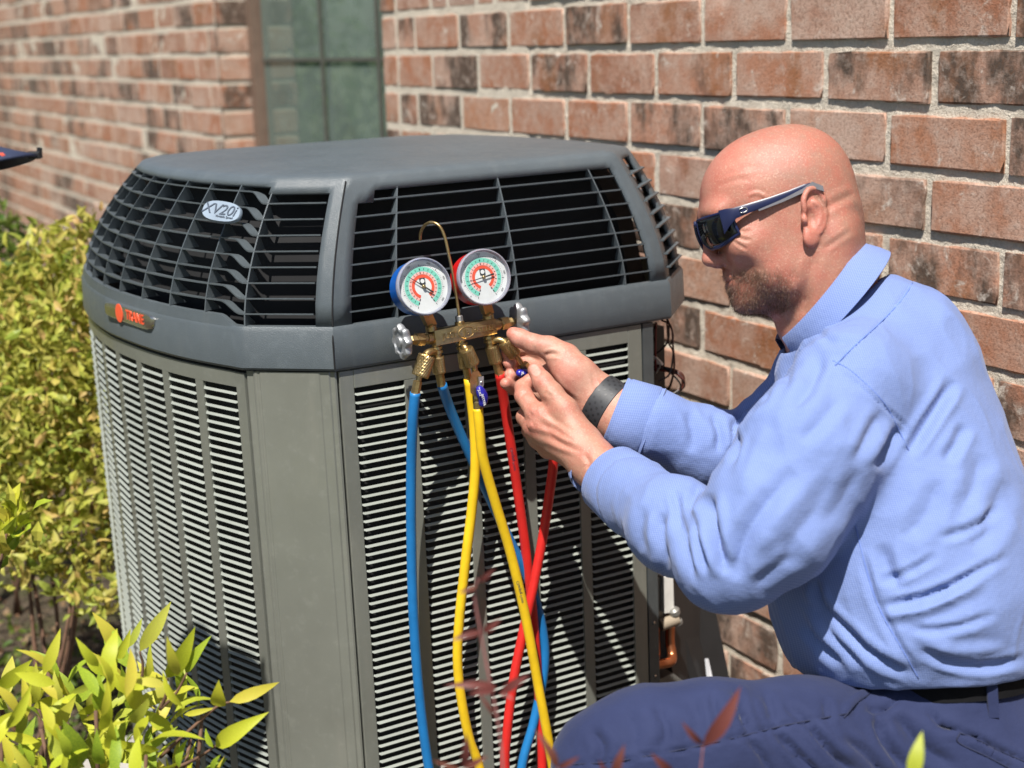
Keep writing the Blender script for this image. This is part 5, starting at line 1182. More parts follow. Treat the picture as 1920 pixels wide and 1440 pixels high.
HVw = folds(HVw, HF, [([(1374, 428), (1392, 434), (1408, 432)], 3, -.0012), ([(1376, 440), (1394, 449), (1410, 450)], 3, -.0013), ([(1374, 452), (1390, 462), (1402, 468)], 3, -.0011), ([(1350, 497), (1366, 508), (1378, 528)], 4.5, -.0026), ([(1400, 368), (1420, 362), (1442, 372)], 3.5, .0010), ([(1360, 330), (1390, 315), (1430, 312)], 5, -.0006), ([(1345, 352), (1375, 338), (1410, 335)], 5, -.0006),
    ([(1540, 395), (1570, 378), (1604, 362)], 7, -.0016), ([(1600, 430), (1570, 450), (1540, 470)], 5, -.0010), ([(1490, 520), (1480, 560), (1478, 600)], 12, .003), ([(1530, 470), (1515, 530), (1505, 590)], 10, -.0025), ([(1380, 480), (1410, 500), (1440, 505)], 10, -.0012)], .04)
_q = HVw - HO; HV = np.stack([_q @ HA, _q @ HB, _q @ HC], 1); NH = vnormals(HV, HQ)
# ---------------------------------------------------------------- hands
def hp(px, py, d): return U(px, py, d)
def pxm(r, d): return r * d / FPX
hand_parts = []
def finger(v, pts, k=.004):
    v.chain([(hp(x, y, d), pxm(r, d)) for x, y, d, r in pts], k)
# far (right) hand: palm to the camera, thumb up, fingers curling round from behind
DR = 2.085
fv = Vol(np.minimum.reduce([hp(930, 790, 2.0), hp(1290, 890, 2.0), hp(930, 600, 2.25), hp(930, 880, 1.95)]) - .03, np.maximum.reduce([hp(1290, 600, 1.95), hp(1290, 600, 2.25), hp(930, 600, 2.25)]) + .03, .0017)
fv.chain([(hp(1250, 815, 2.04), pxm(50, 2.04)), (hp(1175, 785, 2.05), pxm(49, 2.05)), (hp(1132, 758, 2.065), pxm(46, 2.06)), (hp(1100, 735, 2.075), pxm(42, 2.07))], .02, squash=(FW, 1.25))
for (x, y, d), r0, r1 in (((1038, 668, 2.118), 30, 17), ((1020, 690, 2.128), 30, 17), ((1016, 714, 2.128), 30, 17), ((1022, 738, 2.118), 28, 16)): fv.cone(hp(1098, 732, 2.085), hp(x, y, d), pxm(r0, 2.08), pxm(r1, 2.1), .016)
fv.cone(hp(1105, 730, 2.070), hp(1050, 672, 2.066), pxm(32, 2.07), pxm(27, 2.07), .018); fv.ell(hp(1078, 702, 2.058), (pxm(38, 2.06), pxm(24, 2.06), pxm(36, 2.06)), .02)
fv.ell(hp(1075, 762, 2.085), (pxm(40, 2.06), pxm(24, 2.06), pxm(22, 2.06)), .02)
finger(fv, [(1062, 668, 2.066, 25), (1030, 652, 2.066, 20.5), (1000, 645, 2.066, 17.5), (975, 634, 2.066, 16), (962, 626, 2.066, 13)], .008)
finger(fv, [(1036, 668, 2.120, 17), (992, 652, 2.138, 15), (962, 652, 2.132, 13.5), (951, 660, 2.112, 12)]); finger(fv, [(1018, 690, 2.130, 17), (975, 674, 2.146, 15), (955, 672, 2.134, 13.5), (955, 680, 2.112, 12.5)])
finger(fv, [(1014, 714, 2.130, 17), (976, 704, 2.146, 15), (957, 699, 2.134, 13.5), (958, 703, 2.112, 12)]); finger(fv, [(1020, 738, 2.120, 16), (985, 733, 2.130, 13.5), (962, 727, 2.118, 12.5), (948, 719, 2.100, 11)])
RV, RQ = fv.mesh(2); RP_, rz = projv(RV)
# near (left) hand: back to the camera, thumb and index pinching the valve
nv_ = Vol(np.minimum.reduce([hp(950, 960, 1.85), hp(950, 660, 2.2), hp(950, 960, 2.2)]) - .02, np.maximum.reduce([hp(1220, 660, 1.85), hp(1220, 660, 2.2)]) + .02, .0017)
nv_.chain([(hp(1190, 945, 1.93), pxm(50, 1.94)), (hp(1150, 905, 1.955), pxm(45, 1.95)), (hp(1112, 868, 1.98), pxm(41, 1.98)), (hp(1085, 838, 1.995), pxm(44, 2.0))], .02, squash=(norm(FW + .3 * CU), 1.25))
for (x, y, d), r1 in (((1008, 775, 2.025), 21), ((1001, 800, 2.035), 20), ((1010, 822, 2.045), 19), ((1030, 842, 2.045), 18)): nv_.cone(hp(1088, 838, 2.0), hp(x, y, d), pxm(32, 2.0), pxm(r1, 2.03), .016)
nv_.ell(hp(1052, 795, 2.015), (pxm(46, 2), pxm(22, 2), pxm(40, 2)), .02)
finger(nv_, [(1085, 820, 1.995, 30), (1058, 768, 2.005, 24), (1035, 738, 2.012, 20), (1018, 716, 2.020, 17.5), (1004, 694, 2.034, 15)], .008)
finger(nv_, [(1006, 774, 2.028, 21), (982, 742, 2.050, 17), (980, 726, 2.066, 15), (994, 712, 2.070, 12.5)]); finger(nv_, [(1000, 800, 2.035, 20), (984, 782, 2.070, 16), (990, 768, 2.092, 14), (1004, 760, 2.096, 12)])
finger(nv_, [(1008, 822, 2.045, 19), (994, 806, 2.080, 15.5), (1002, 792, 2.100, 13.5), (1016, 784, 2.104, 12)]); finger(nv_, [(1028, 842, 2.045, 18), (1014, 826, 2.076, 14), (1020, 812, 2.094, 12), (1032, 806, 2.098, 11)])
LV, LQ = nv_.mesh(2)
crease = [([(1022, 668), (1030, 664), (1050, 664)], 4, -.0022), ([(1030, 700), (1050, 730), (1090, 760)], 5, -.0016), ([(1020, 720), (1045, 745), (1080, 765)], 5, -.0012), ([(1108, 700), (1118, 735), (1112, 765)], 4, -.0012), ([(1000, 650), (1003, 655), (1004, 662)], 3, -.0008)]
RV = folds(RV, RQ, crease, .03)
kn = [([(996, 776), (1006, 768), (1016, 772)], 9, .0022), ([(990, 802), (1000, 796)], 8, .0020), ([(1020, 735), (1035, 745)], 3, -.0009), ([(1030, 728), (1042, 738)], 3, -.0009), ([(1024, 732), (1038, 742)], 2.5, -.0008), ([(1000, 800), (1040, 815), (1080, 835)], 5, .0014), ([(1006, 775), (1045, 800), (1085, 830)], 5, .0012), ([(1020, 800), (1050, 830), (1095, 850)], 5, -.0012), ([(1010, 822), (1045, 838), (1085, 850)], 5, .0012), ([(976, 742), (986, 735)], 3, -.0009), ([(1094, 850), (1105, 868), (1100, 880)], 5, -.0015)]
LV = folds(LV, LQ, kn, .03)
def hand_col(V, Q, tips, nails, base=(.43, .22, .15)):
    P_, z = projv(V); N = vnormals(V, Q); c_ = np.tile(np.array(base), (len(V), 1))
    for x, y, r in tips: m = .55 * np.exp(-(((P_[:, 0] - x) ** 2 + (P_[:, 1] - y) ** 2) / r ** 2)); c_ = c_ * (1 - m[:, None]) + np.array((.62, .22, .17)) * m[:, None]
    for x, y, rx_, ry_, an in nails:
        dx, dy = P_[:, 0] - x, P_[:, 1] - y; ca, sa = math.cos(an), math.sin(an); q = ((dx * ca + dy * sa) / rx_) ** 2 + ((-dx * sa + dy * ca) / ry_) ** 2; face = -(N @ norm(ray(x, y))) > .05; m = (sst(1.25 - q, 0, .5)) * face * .8; c_ = c_ * (1 - m[:, None]) + np.array((.66, .40, .33)) * m[:, None]
        ed = np.exp(-((q - 1.45) / .3) ** 2) * face * .45; c_ = c_ * (1 - ed[:, None]) + np.array((.36, .16, .12)) * ed[:, None]
    return c_
Rc = hand_col(RV, RQ, [(960, 628, 28), (951, 662, 16), (955, 680, 16), (957, 702, 16), (946, 719, 16), (1060, 700, 25)], [(946, 699, 5, 7, 0)], (.48, .265, .19)); Lc = hand_col(LV, LQ, [(1002, 770, 20), (1004, 697, 22), (980, 735, 20), (995, 800, 18)], [(1003, 694, 8.5, 12, -.6)])
# hidden links so that the body is one figure: chest, upper and fore arms inside the clothes
bv_ = Vol((.1, 1.55, .35), (.95, 2.25, 1.35), .012)
NS_, NE_, FS_, FE_ = U(1590, 700, 1.74), U(1375, 1040, 1.70), U(1570, 660, 2.02), U(1440, 880, 2.08)
bv_.chain([(U(1575, 600, 1.88), .05), (U(1640, 760, 1.88), .07), (U(1680, 950, 1.86), .09), (U(1730, 1230, 1.84), .07), (U(1760, 1380, 1.84), .07)], .05, squash=(FW, .75))
bv_.chain([(U(1645, 760, 1.87), .05), (U(1590, 800, 1.77), .035), (NE_, .032), (U(1188, 940, 1.93), .032)], .04); bv_.chain([(U(1645, 760, 1.9), .05), (U(1560, 780, 2.0), .035), (FE_, .034), (U(1245, 812, 2.04), .034)], .04)
BV, BQ = bv_.mesh(1)
allV = np.vstack([HVw, RV, LV, BV]); o1 = len(HVw); o2 = o1 + len(RV); o3 = o2 + len(LV); allQ = np.vstack([HQ[:, ::-1] if np.dot(np.cross(HA, HB), HC) < 0 else HQ, RQ + o1, LQ + o2, BQ + o3])
allC = np.vstack([np.clip(cols, 0, 1), Rc, Lc, np.tile(skin, (len(BV), 1))])
bodyo = obj('body', allV, allQ, M_skin, person, True, world_space=True); setcol(bodyo, allC)
# beard: short hairs
rb = np.random.default_rng(5); pb = beard * (np.abs(B3) < .2) * (A3 > .01); pb = np.where(pb > .12, pb, 0); pb /= pb.sum(); pick = rb.choice(len(HV), 10000, p=pb); VV = []; FF = []
for i, k_ in enumerate(pick):
    p = HV[k_] + rb.normal(0, .0008, 3); n_ = NH[k_] if np.dot(np.cross(HA, HB), HC) > 0 else NH[k_]; L_ = rb.uniform(.002, .0048) * (.5 + .7 * beard[k_]); d_ = norm(n_ * .75 + np.array([.15, -.75, 0]) + rb.normal(0, .3, 3)); s_ = norm(np.cross(d_, rb.normal(0, 1, 3))) * .00016
    VV += [p - s_ - n_ * .0004, p + s_ - n_ * .0004, p + d_ * L_]; FF.append((3 * i, 3 * i + 1, 3 * i + 2))
M_hair = simple('beard_hair', (0.15, 0.082, 0.05), .5); obj('beard', hw(np.array(VV)), FF, M_hair, person, world_space=True, kind='stuff')

# ---------------------------------------------------------------- shirt
def P3(x, y, r, d): return (U(x, y, d), r * d / FPX)
sv_ = Vol((.06, 1.50, .50), (1.0, 2.28, 1.42), .0040); NEAR = FW
tor = [P3(1608, 670, 112, 1.88), P3(1638, 735, 172, 1.88), P3(1660, 900, 216, 1.87), P3(1688, 1040, 226, 1.86), P3(1706, 1140, 224, 1.85), P3(1738, 1208, 190, 1.85)]
sv_.chain(tor, .06, squash=(FW, .86))
sv_.chain([P3(1600, 650, 78, 1.88), P3(1645, 610, 70, 1.88), P3(1700, 640, 100, 1.88)], .05, squash=(FW, .75))
sv_.chain([P3(1650, 690, 92, 1.80), P3(1602, 722, 102, 1.745), P3(1515, 850, 124, 1.705), P3(1440, 980, 122, 1.685), P3(1372, 1058, 80, 1.68), P3(1350, 1066, 70, 1.685)], .03)
sv_.chain([P3(1366, 1052, 84, 1.685), P3(1270, 985, 86, 1.79), P3(1195, 935, 68, 1.89), P3(1150, 903, 58, 1.945), P3(1118, 880, 55, 1.985)], .022)
sv_.chain([P3(1640, 680, 95, 1.96), P3(1565, 705, 95, 2.01), P3(1470, 830, 92, 2.07), P3(1425, 890, 82, 2.08)], .04)
sv_.chain([P3(1425, 890, 84, 2.08), P3(1320, 842, 76, 2.06), P3(1230, 800, 64, 2.045), P3(1165, 768, 60, 2.045)], .025)
cutN, dirN = U(1172, 918, 1.92), norm(U(1118, 880, 1.985) - U(1195, 935, 1.89)); cutF, dirF = U(1205, 788, 2.045), norm(U(1165, 768, 2.045) - U(1230, 800, 2.045))
def local_cut(v, p, n, rad):
    sl, X, Y, Z = v.sub(p - rad, p + rad, 0); d = (X - p[0]) * n[0] + (Y - p[1]) * n[1] + (Z - p[2]) * n[2]; near = ((X - p[0]) ** 2 + (Y - p[1]) ** 2 + (Z - p[2]) ** 2) < rad * rad; v.F[sl] = np.where(near, np.maximum(v.F[sl], d), v.F[sl]).astype(np.float32)
local_cut(sv_, cutN, dirN, .085); local_cut(sv_, cutF, dirF, .09)
hem = U(1740, 1240, 1.85); hn = norm(norm(U(1740, 1400, 1.85) - U(1740, 1283, 1.85)) + .06 * CR); sv_.half(hem, hn)
# open the neck
sv_.cone(U(1535, 480, 1.88), U(1556, 590, 1.88), .078, .074, .01, 'sub')
SV, SQ = sv_.mesh(3)
SV = folds(SV, SQ, [
    ([(1490, 880), (1440, 940), (1405, 990), (1384, 1050), (1378, 1090)], 20, -.012), ([(1328, 925), (1334, 975), (1348, 1030), (1361, 1078)], 14, -.019),
    ([(1305, 960), (1311, 1020), (1324, 1075)], 11, -.009), ([(1282, 965), (1286, 1030), (1298, 1095)], 11, -.010), ([(1240, 960), (1238, 1010), (1252, 1072)], 11, -.009), ([(1205, 950), (1198, 995), (1206, 1035)], 11, -.006), ([(1262, 915), (1272, 960), (1268, 1010)], 9, -.006), ([(1310, 905), (1300, 940), (1290, 960)], 9, -.006),
    ([(1560, 900), (1530, 960), (1490, 1010), (1470, 1060)], 24, -.007), ([(1440, 800), (1410, 860), (1392, 930)], 22, .006), ([(1610, 880), (1580, 940), (1545, 985)], 18, -.006), ([(1420, 1100), (1450, 1070), (1500, 1040)], 14, -.005),
    ([(1650, 1138), (1720, 1124), (1780, 1102), (1890, 1040)], 10, -.009), ([(1655, 1156), (1740, 1142), (1850, 1090)], 12, .007), ([(1715, 1215), (1790, 1246), (1860, 1250), (1925, 1232)], 10, -.008), ([(1730, 1200), (1800, 1220), (1890, 1214)], 12, .005), ([(1700, 1180), (1780, 1180), (1870, 1150)], 9, -.006), ([(1760, 1010), (1820, 990), (1880, 950)], 10, -.006), ([(1650, 1090), (1700, 1075), (1760, 1040)], 9, -.006),
    ([(1530, 1085), (1537, 1130), (1590, 1185), (1650, 1235), (1715, 1268)], 11, -.013), ([(1508, 1120), (1545, 1165), (1580, 1210), (1620, 1250)], 10, -.009), ([(1505, 1170), (1540, 1210), (1580, 1245)], 11, -.008), ([(1620, 1040), (1640, 1120), (1680, 1200), (1722, 1270)], 9, -.005), ([(1650, 1020), (1665, 1070), (1690, 1110)], 16, -.008),
    ([(1790, 712), (1765, 755), (1735, 800), (1700, 852)], 13, -.015), ([(1812, 795), (1795, 830), (1772, 866)], 13, -.009), ([(1688, 800), (1665, 838), (1640, 880)], 12, -.010), ([(1655, 770), (1630, 815), (1600, 870)], 13, -.007), ([(1840, 850), (1830, 910), (1800, 960)], 22, -.007), ([(1880, 900), (1860, 980), (1820, 1030)], 24, -.008), ([(1760, 900), (1740, 960), (1690, 1010)], 22, -.007),
    ([(1714, 522), (1690, 560), (1650, 605), (1600, 650), (1566, 688)], 3.2, -.0035), ([(1566, 688), (1610, 722), (1660, 765), (1700, 805), (1705, 850)], 4, -.004),
    ([(1500, 620), (1480, 680), (1470, 730)], 11, -.007), ([(1540, 660), (1520, 720), (1480, 770)], 14, -.008), ([(1580, 740), (1540, 790), (1500, 830)], 16, -.006), ([(1530, 620), (1560, 640), (1600, 640)], 10, -.004),
    ([(1420, 735), (1400, 775), (1372, 800)], 10, -.009), ([(1452, 700), (1432, 745), (1400, 780)], 10, -.008), ([(1335, 775), (1350, 810), (1345, 850)], 10, -.009), ([(1290, 770), (1300, 810), (1295, 850)], 11, -.006), ([(1370, 790), (1380, 830), (1370, 870)], 9, -.008)], .06, (.8, .78))
NSH = vnormals(SV, SQ)
def ridged(V, ax, sc, stretch, seed):
    """thin crumple lines running along ax."""
    ax = norm(ax); W = V + ax * ((V @ ax) * (stretch - 1))[:, None]; out = np.empty(len(V))
    for i, v in enumerate(W): q = Vector((v[0] * sc + seed, v[1] * sc, v[2] * sc)); out[i] = 1 - 2.2 * abs(mnoise.noise(q))
    return np.clip(out, 0, 1) ** 2
wr = .0022 * ridged(SV, CR * .6 - CU, 7.5, .35, 3.0) + .0016 * ridged(SV, CR + CU * .15, 10, .4, 8.0) + .0016 * ridged(SV, CR * .2 - CU, 24, .5, 5.0)
SV = SV + NSH * (wr - .002 + fbm(SV, 9, .0010, 3.0, 1))[:, None]
shirt = obj('shirt', SV, SQ, M_shirt, person, True, world_space=True)
from mathutils.bvhtree import BVHTree
def seams(parent, V, Q, lines, r, mat, name='seam'):
    T = BVHTree.FromPolygons(V.tolist(), Q.tolist())
    for pts in lines:
        P_ = []
        for x, y in spline(pts, 36):
            h = T.ray_cast(Vector(CAM), Vector(norm(ray(x, y))))
            if h[0] is not None: P_.append(np.array(h[0]) - norm(ray(x, y)) * r * .6)
        if len(P_) > 4:
            P_ = np.array(P_)
            for _ in range(2): P_[1:-1] = (P_[:-2] + 2 * P_[1:-1] + P_[2:]) / 4
            MB().tube(P_, r, 6).build(name, mat, parent, True, world_space=True)
seams(shirt, SV, SQ, [[(1716, 522), (1692, 560), (1650, 605), (1600, 650), (1566, 685)]], .0009, M_thread); seams(shirt, SV, SQ, [[(1562, 676), (1600, 698), (1656, 753), (1682, 799), (1704, 845)], [(1604, 985), (1622, 1060), (1648, 1140), (1690, 1215), (1722, 1272)]], .0006, M_thread)
# cuffs: hollow bands round the wrists
def cuff(axis_pts, r0, r1, squash, up):
    p0, p1 = axis_pts; d = norm(p1 - p0); L = np.linalg.norm(p1 - p0); u = norm(squash - d * (squash @ d)); v = np.cross(d, u); R_ = []; n = 40
    prof = [(0, 1.0, -.004), (0.0, 1.0, .0005), (.03, 1.0, .002), (.10, 1.0, .0), (.14, 1.0, .0022), (.86, 1.0, .0022), (.90, 1.0, .0008), (.97, 1.0, .0022), (1.0, 1.0, .0012), (1.0, 1.0, -.0016), (.5, 1.0, -.003)]
    for tt, _, e in prof:
        r = r0 + (r1 - r0) * tt
        R_.append([p0 + d * L * tt + (r + e + .0012 * math.sin(3 * a + 1)) * (math.cos(a) * u * .9 + math.sin(a) * v) for a in np.linspace(0, 2 * PI, n, endpoint=False)])
    mb = MB(); mb.rings(R_, True, False); return mb.build('cuff', M_shirt, shirt, True, 60, world_space=True)
cuff((U(1200, 940, 1.885), U(1147, 899, 1.952)), .0500, .0455, FW, CU); cuff((U(1222, 800, 2.045), U(1152, 772, 2.05)), .0545, .0485, FW, CU)
# collar
cv = norm(CR * -160 + CU * -200); cn2 = norm(CR * .78 - CU * .62); CC = U(1537, 552, 1.88); R_ = []; n = 56; k_ = 1.88 / FPX
def cring(off, rv, rd, tip=0.0, drop=0.0):
    out = []
    for i in range(n + 1):
        a = math.radians(18) + (2 * PI - math.radians(36)) * i / n             # gap at the throat (a = 0 is the front)
        fb = math.cos(a); t_ = tip * (max(0, (fb - .55) / .45) ** 1.5)
        out.append(CC + cn2 * (off + t_ + drop * (1 - fb) / 2) * k_ + cv * (rv * fb) * k_ - FW * math.sin(a) * rd * k_)
    return out
rings = [cring(26, 112, 110), cring(-2, 114, 112), cring(-9, 117, 115), cring(-7.5, 120, 119), cring(6, 128, 130, 8, 4), cring(22, 136, 142, 20, 8), cring(36, 141, 149, 32, 12), cring(37, 139.5, 147.5, 32, 12), cring(24, 132, 138, 18, 8)]
mb = MB(); mb.rings(rings, False, False); mb.build('collar', M_shirt, shirt, True, 50, world_space=True)
# ---------------------------------------------------------------- trousers, belt, boots
tv_ = Vol((-.05, 1.35, .0), (1.05, 2.35, .93), .0055)
K_ = U(1135, 1436, 1.70); ank = np.array([K_[0] + .06, K_[1] + .02, .10]); hipn, hipf = U(1730, 1408, 1.78), U(1750, 1400, 1.95); fk = np.array([.30, 2.06, .085]); fa = np.array([.72, 2.02, .085])
tv_.chain([P3(1742, 1290, 178, 1.85), P3(1765, 1400, 195, 1.85), P3(1780, 1470, 180, 1.85)], .05, squash=(FW, .84))
wst = U(1740, 1246, 1.85); tv_.half(wst, -hn)
tv_.chain([(hipn, pxm(128, 1.78)), (U(1500, 1404, 1.73), pxm(118, 1.73)), (U(1320, 1404, 1.705), pxm(114, 1.70)), (U(1200, 1415, 1.70), pxm(104, 1.70)), (K_, pxm(90, 1.70))], .04)
tv_.chain([(K_, pxm(88, 1.7)), ((K_ + ank) / 2 + np.array([.02, 0, 0]), .066), (ank, .055)], .03); tv_.chain([(hipf, pxm(125, 1.95)), ((hipf + fk) / 2, .085), (fk, .068)], .04); tv_.chain([(fk, .068), ((fk + fa) / 2, .062), (fa, .05)], .03)
TV, TQ = tv_.mesh(2)
TV = folds(TV, TQ, [([(1052, 1432), (1150, 1428), (1280, 1405), (1400, 1378), (1480, 1358), (1590, 1338)], 3.5, -.005), ([(1378, 1292), (1388, 1335), (1408, 1378)], 7, -.012), ([(1450, 1368), (1500, 1420), (1540, 1460)], 7, -.012), ([(1512, 1352), (1550, 1400), (1600, 1450)], 7, -.013), ([(1400, 1380), (1430, 1420), (1450, 1460)], 7, -.008), ([(1330, 1300), (1345, 1350), (1340, 1390)], 8, -.007), ([(1230, 1320), (1250, 1370), (1240, 1405)], 9, -.006), ([(1640, 1340), (1660, 1390), (1700, 1450)], 8, -.010), ([(1740, 1330), (1760, 1360), (1800, 1372)], 7, -.008), ([(1580, 1380), (1630, 1420), (1660, 1460)], 8, -.009), ([(1110, 1370), (1130, 1400), (1120, 1440)], 9, -.006), ([(1470, 1320), (1500, 1345), (1510, 1360)], 9, -.006), ([(1545, 1310), (1550, 1340), (1545, 1350)], 8, -.006), ([(1430, 1300), (1445, 1330), (1450, 1355)], 9, -.006), ([(1680, 1335), (1720, 1390), (1790, 1440)], 12, -.009), ([(1620, 1325), (1655, 1332), (1690, 1312)], 8, -.008), ([(1580, 1345), (1600, 1312), (1628, 1296)], 6, .006), ([(1798, 1372), (1830, 1384), (1880, 1410), (1930, 1432)], 5, -.008), ([(1806, 1384), (1850, 1408), (1900, 1436)], 4, .004), ([(1170, 1330), (1190, 1370), (1185, 1410)], 14, -.004), ([(1290, 1310), (1310, 1350), (1300, 1390)], 14, -.004)], .06)
TV = TV + vnormals(TV, TQ) * (fbm(TV, 11, .002, 5.0, 2) + .0035 * ridged(TV, CR * .5 - CU, 9, .4, 2.0) + .002 * ridged(TV, CR - CU * .3, 16, .4, 6.0))[:, None]
trou = obj('trousers', TV, TQ, M_trou, person, True, world_space=True); M_tth = simple('navy_thread', (0.012, 0.017, 0.05), .8)
seams(trou, TV, TQ, [[(1052, 1434), (1150, 1428), (1280, 1405), (1400, 1378), (1480, 1358), (1590, 1338)], [(1800, 1374), (1830, 1386), (1880, 1410), (1935, 1434)], [(1800, 1374), (1797, 1392), (1850, 1418), (1930, 1460)], [(1582, 1346), (1606, 1318), (1630, 1300), (1628, 1284)]], .0010, M_tth)
def waist_ring(off, rv, rd): return [U(1744, 1246, 1.85) + hn * off + norm(CR - hn * (CR @ hn)) * math.cos(a) * rv * k_ + FW * math.sin(a) * rd * k_ for a in np.linspace(0, 2 * PI, 60, endpoint=False)]
mb = MB(); mb.rings([waist_ring(-.012, 180, 210), waist_ring(-.012, 188, 224), waist_ring(.014, 190, 227), waist_ring(.016, 180, 214)], True, False); mb.build('belt', M_belt, person, True, 40, world_space=True)
for px_ in (1612, 1783, 1880):
    p = [U(px_, 1284, 1.6), ]; a = math.acos(np.clip((px_ - 1744) / 186, -1, 1)); q = [U(1744, 1246, 1.85) + hn * o_ + norm(CR - hn * (CR @ hn)) * math.cos(a) * 191 * k_ - FW * math.sin(a) * 228 * k_ for o_ in (-.014, .0, .02, .034)]; t_ = norm(CR * math.sin(a) + FW * -math.cos(a) * 0 + CR * .2) * .006; nrm = norm(q[0] - U(1744, 1246, 1.85)) * .003
    MB().rings([[x - t_, x + t_, x + t_ + nrm, x - t_ + nrm] for x in q]).build('belt_loop', M_trou, trou, world_space=True)
for an_, dr in ((ank, np.array([-1, .15, 0])), (fa, np.array([.2, .0, 0]))):
    b_ = Vol(np.array([an_[0] - .3, an_[1] - .15, 0]), np.array([an_[0] + .3, an_[1] + .15, .24]), .006)
    if dr[0] < 0: b_.cone(an_ + [0, 0, .05], an_ + [.015, 0, -.045], .05, .05, .02); b_.cone(an_ + [.02, 0, -.055], an_ + [-.17, .02, -.062], .045, .040, .03)
    else: b_.cone(an_, an_ + [.06, 0, 0], .045, .045, .02); b_.cone(an_ + [.05, 0, .02], an_ + [.09, 0, -.045], .042, .036, .03)
    bV, bQ = b_.mesh(2); bV[:, 2] = np.maximum(bV[:, 2], .012); obj('boot', bV, bQ, M_boot, person, True, world_space=True)
# ---------------------------------------------------------------- sunglasses and wristband
sg_ = empty('sunglasses', 'navy wraparound sunglasses with dark lenses worn by the person', 'sunglasses', loc=tuple(hw([.1, .03, 0])[0]))
hn3 = lambda p: hw(np.array([p]))[0]
def wrap(c): return .1285 - 3.6 * c * c - 60 * abs(c) ** 4 * 18          # plan curve of the front
for s_ in (1, -1):
    cs = np.linspace(.011, .066, 14); up_ = lambda c: .0445 - .05 * max(0, c - .02) * 0 - .0 * c; Rg = []
    V = []; F = []; m = 9
    for i, c_ in enumerate(cs):
        u_ = (c_ - cs[0]) / (cs[-1] - cs[0]); lo_ = .0030 + .034 * max(0, u_ - .5) ** 2 + .012 * max(0, .2 - u_) / .2; hi_ = .0435 - .002 * u_
        for j in range(m): b_ = lo_ + (hi_ - lo_) * j / (m - 1); V.append((wrap(c_) + .0015 - .010 * ((b_ - .024) / .02) ** 2 * .35 - (.0435 - b_) * .10, b_, s_ * c_))
    for i in range(13):
        for j in range(m - 1): a = i * m + j; F.append((a, a + m, a + m + 1, a + 1))
    V = np.array(V); lo = obj('lens', hw(V), F, M_lens, sg_, True, world_space=True); so = lo.modifiers.new('t', 'SOLIDIFY'); so.thickness = .0022; so.offset = 0
    edge = [V[i * m + m - 1] for i in range(14)] + [V[13 * m + j] for j in range(m - 2, -1, -1)] + [V[i * m] for i in range(12, -1, -1)] + [V[j] for j in range(1, m)]
    MB().tube(hw(np.array(edge)), .0021, 8).build('rim', M_sun, sg_, True, world_space=True)
    tp = []
    for a, b, c_, h, w_ in ((.1075, .0300, .0655, .0300, .0035), (.1000, .0335, .0705, .0220, .0040), (.090, .0360, .0740, .0135, .0038), (.070, .0375, .0775, .0110, .0032), (.045, .0390, .0795, .0092, .0028), (.020, .0415, .0805, .0080, .0026), (.000, .0440, .0815, .0080, .0026), (-.012, .0440, .0815, .0070, .0026), (-.020, .036, .0805, .006, .0026)):
        tp.append([hn3((a, b + y * h / 2, s_ * (c_ + x * w_ / 2))) for x, y in ((-1, -.7), (-.5, -1), (.5, -1), (1, -.7), (1, .7), (.5, 1), (-.5, 1), (-1, .7))])
    MB().rings(tp).build('temple', M_sun, sg_, True, 45, world_space=True)
    tip_ = []
    for a, b, c_, h, w_ in ((.062, .0315, .0785, .002, .0036), (.030, .0355, .0805, .0035, .0034), (.004, .0405, .0822, .005, .0034), (-.010, .0440, .0822, .0084, .0034), (-.0215, .0365, .0812, .007, .0034)): tip_.append([hn3((a, b + y * h / 2, s_ * (c_ + x * w_ / 2))) for x, y in ((-1, -1), (1, -1), (1, 1), (-1, 1))])
    MB().rings(tip_).build('temple_tip', M_grey, sg_, world_space=True)
    lg = [(.080 + .0052 * math.cos(a), .0368 + .0030 * math.sin(a), s_ * (.0782 + .0004)) for a in np.linspace(.5, 5.6, 20)]; MB().tube(hw(np.array(lg)), .0007, 6).build('temple_emblem', M_chrome, sg_, True, world_space=True)
br = [(.124, .036, -.012), (.1275, .0385, -.006), (.1285, .039, 0), (.1275, .0385, .006), (.124, .036, .012)]; MB().tube(hw(np.array(br)), .0030, 8).build('bridge', M_sun, sg_, True, world_space=True)
# wristband
wc, wd2 = U(1130, 756, 2.064), norm(U(1175, 785, 2.05) - U(1100, 735, 2.075)); wu = norm(FW - wd2 * (FW @ wd2)); wv_ = np.cross(wd2, wu)
wb = empty('wristband', 'dark grey perforated watch strap on the upper wrist', 'watch strap', loc=tuple(wc)); Rr = []
for o_, e in ((-.0145, -.001), (-.0155, .0012), (-.014, .0028), (.014, .0028), (.0155, .0012), (.0145, -.001)): Rr.append([wc + wd2 * (o_ + .004) + (math.cos(a) * wu * (.0305 + e) + math.sin(a) * wv_ * (.0372 + e)) for a in np.linspace(0, 2 * PI, 64, endpoint=False)])
MB().rings(Rr, True, False).build('strap', M_band, wb, True, 40, world_space=True)
mb = MB()
for row, o_ in enumerate((-.0072, -.0012, .0048, .0108)):
    for i in range(22):
        a = 2 * PI * (i + .5 * (row % 2)) / 22; q = wc + wd2 * (o_ + .002) + (math.cos(a) * wu * .0333 + math.sin(a) * wv_ * .0400); nr = norm(math.cos(a) * wu / .0305 + math.sin(a) * wv_ / .0372); mb.lathe(q - nr * .001, nr, [(0, .0018), (.0012, .0018)], 10)
mb.build('perforations', M_ink, wb, kind='stuff', world_space=True)

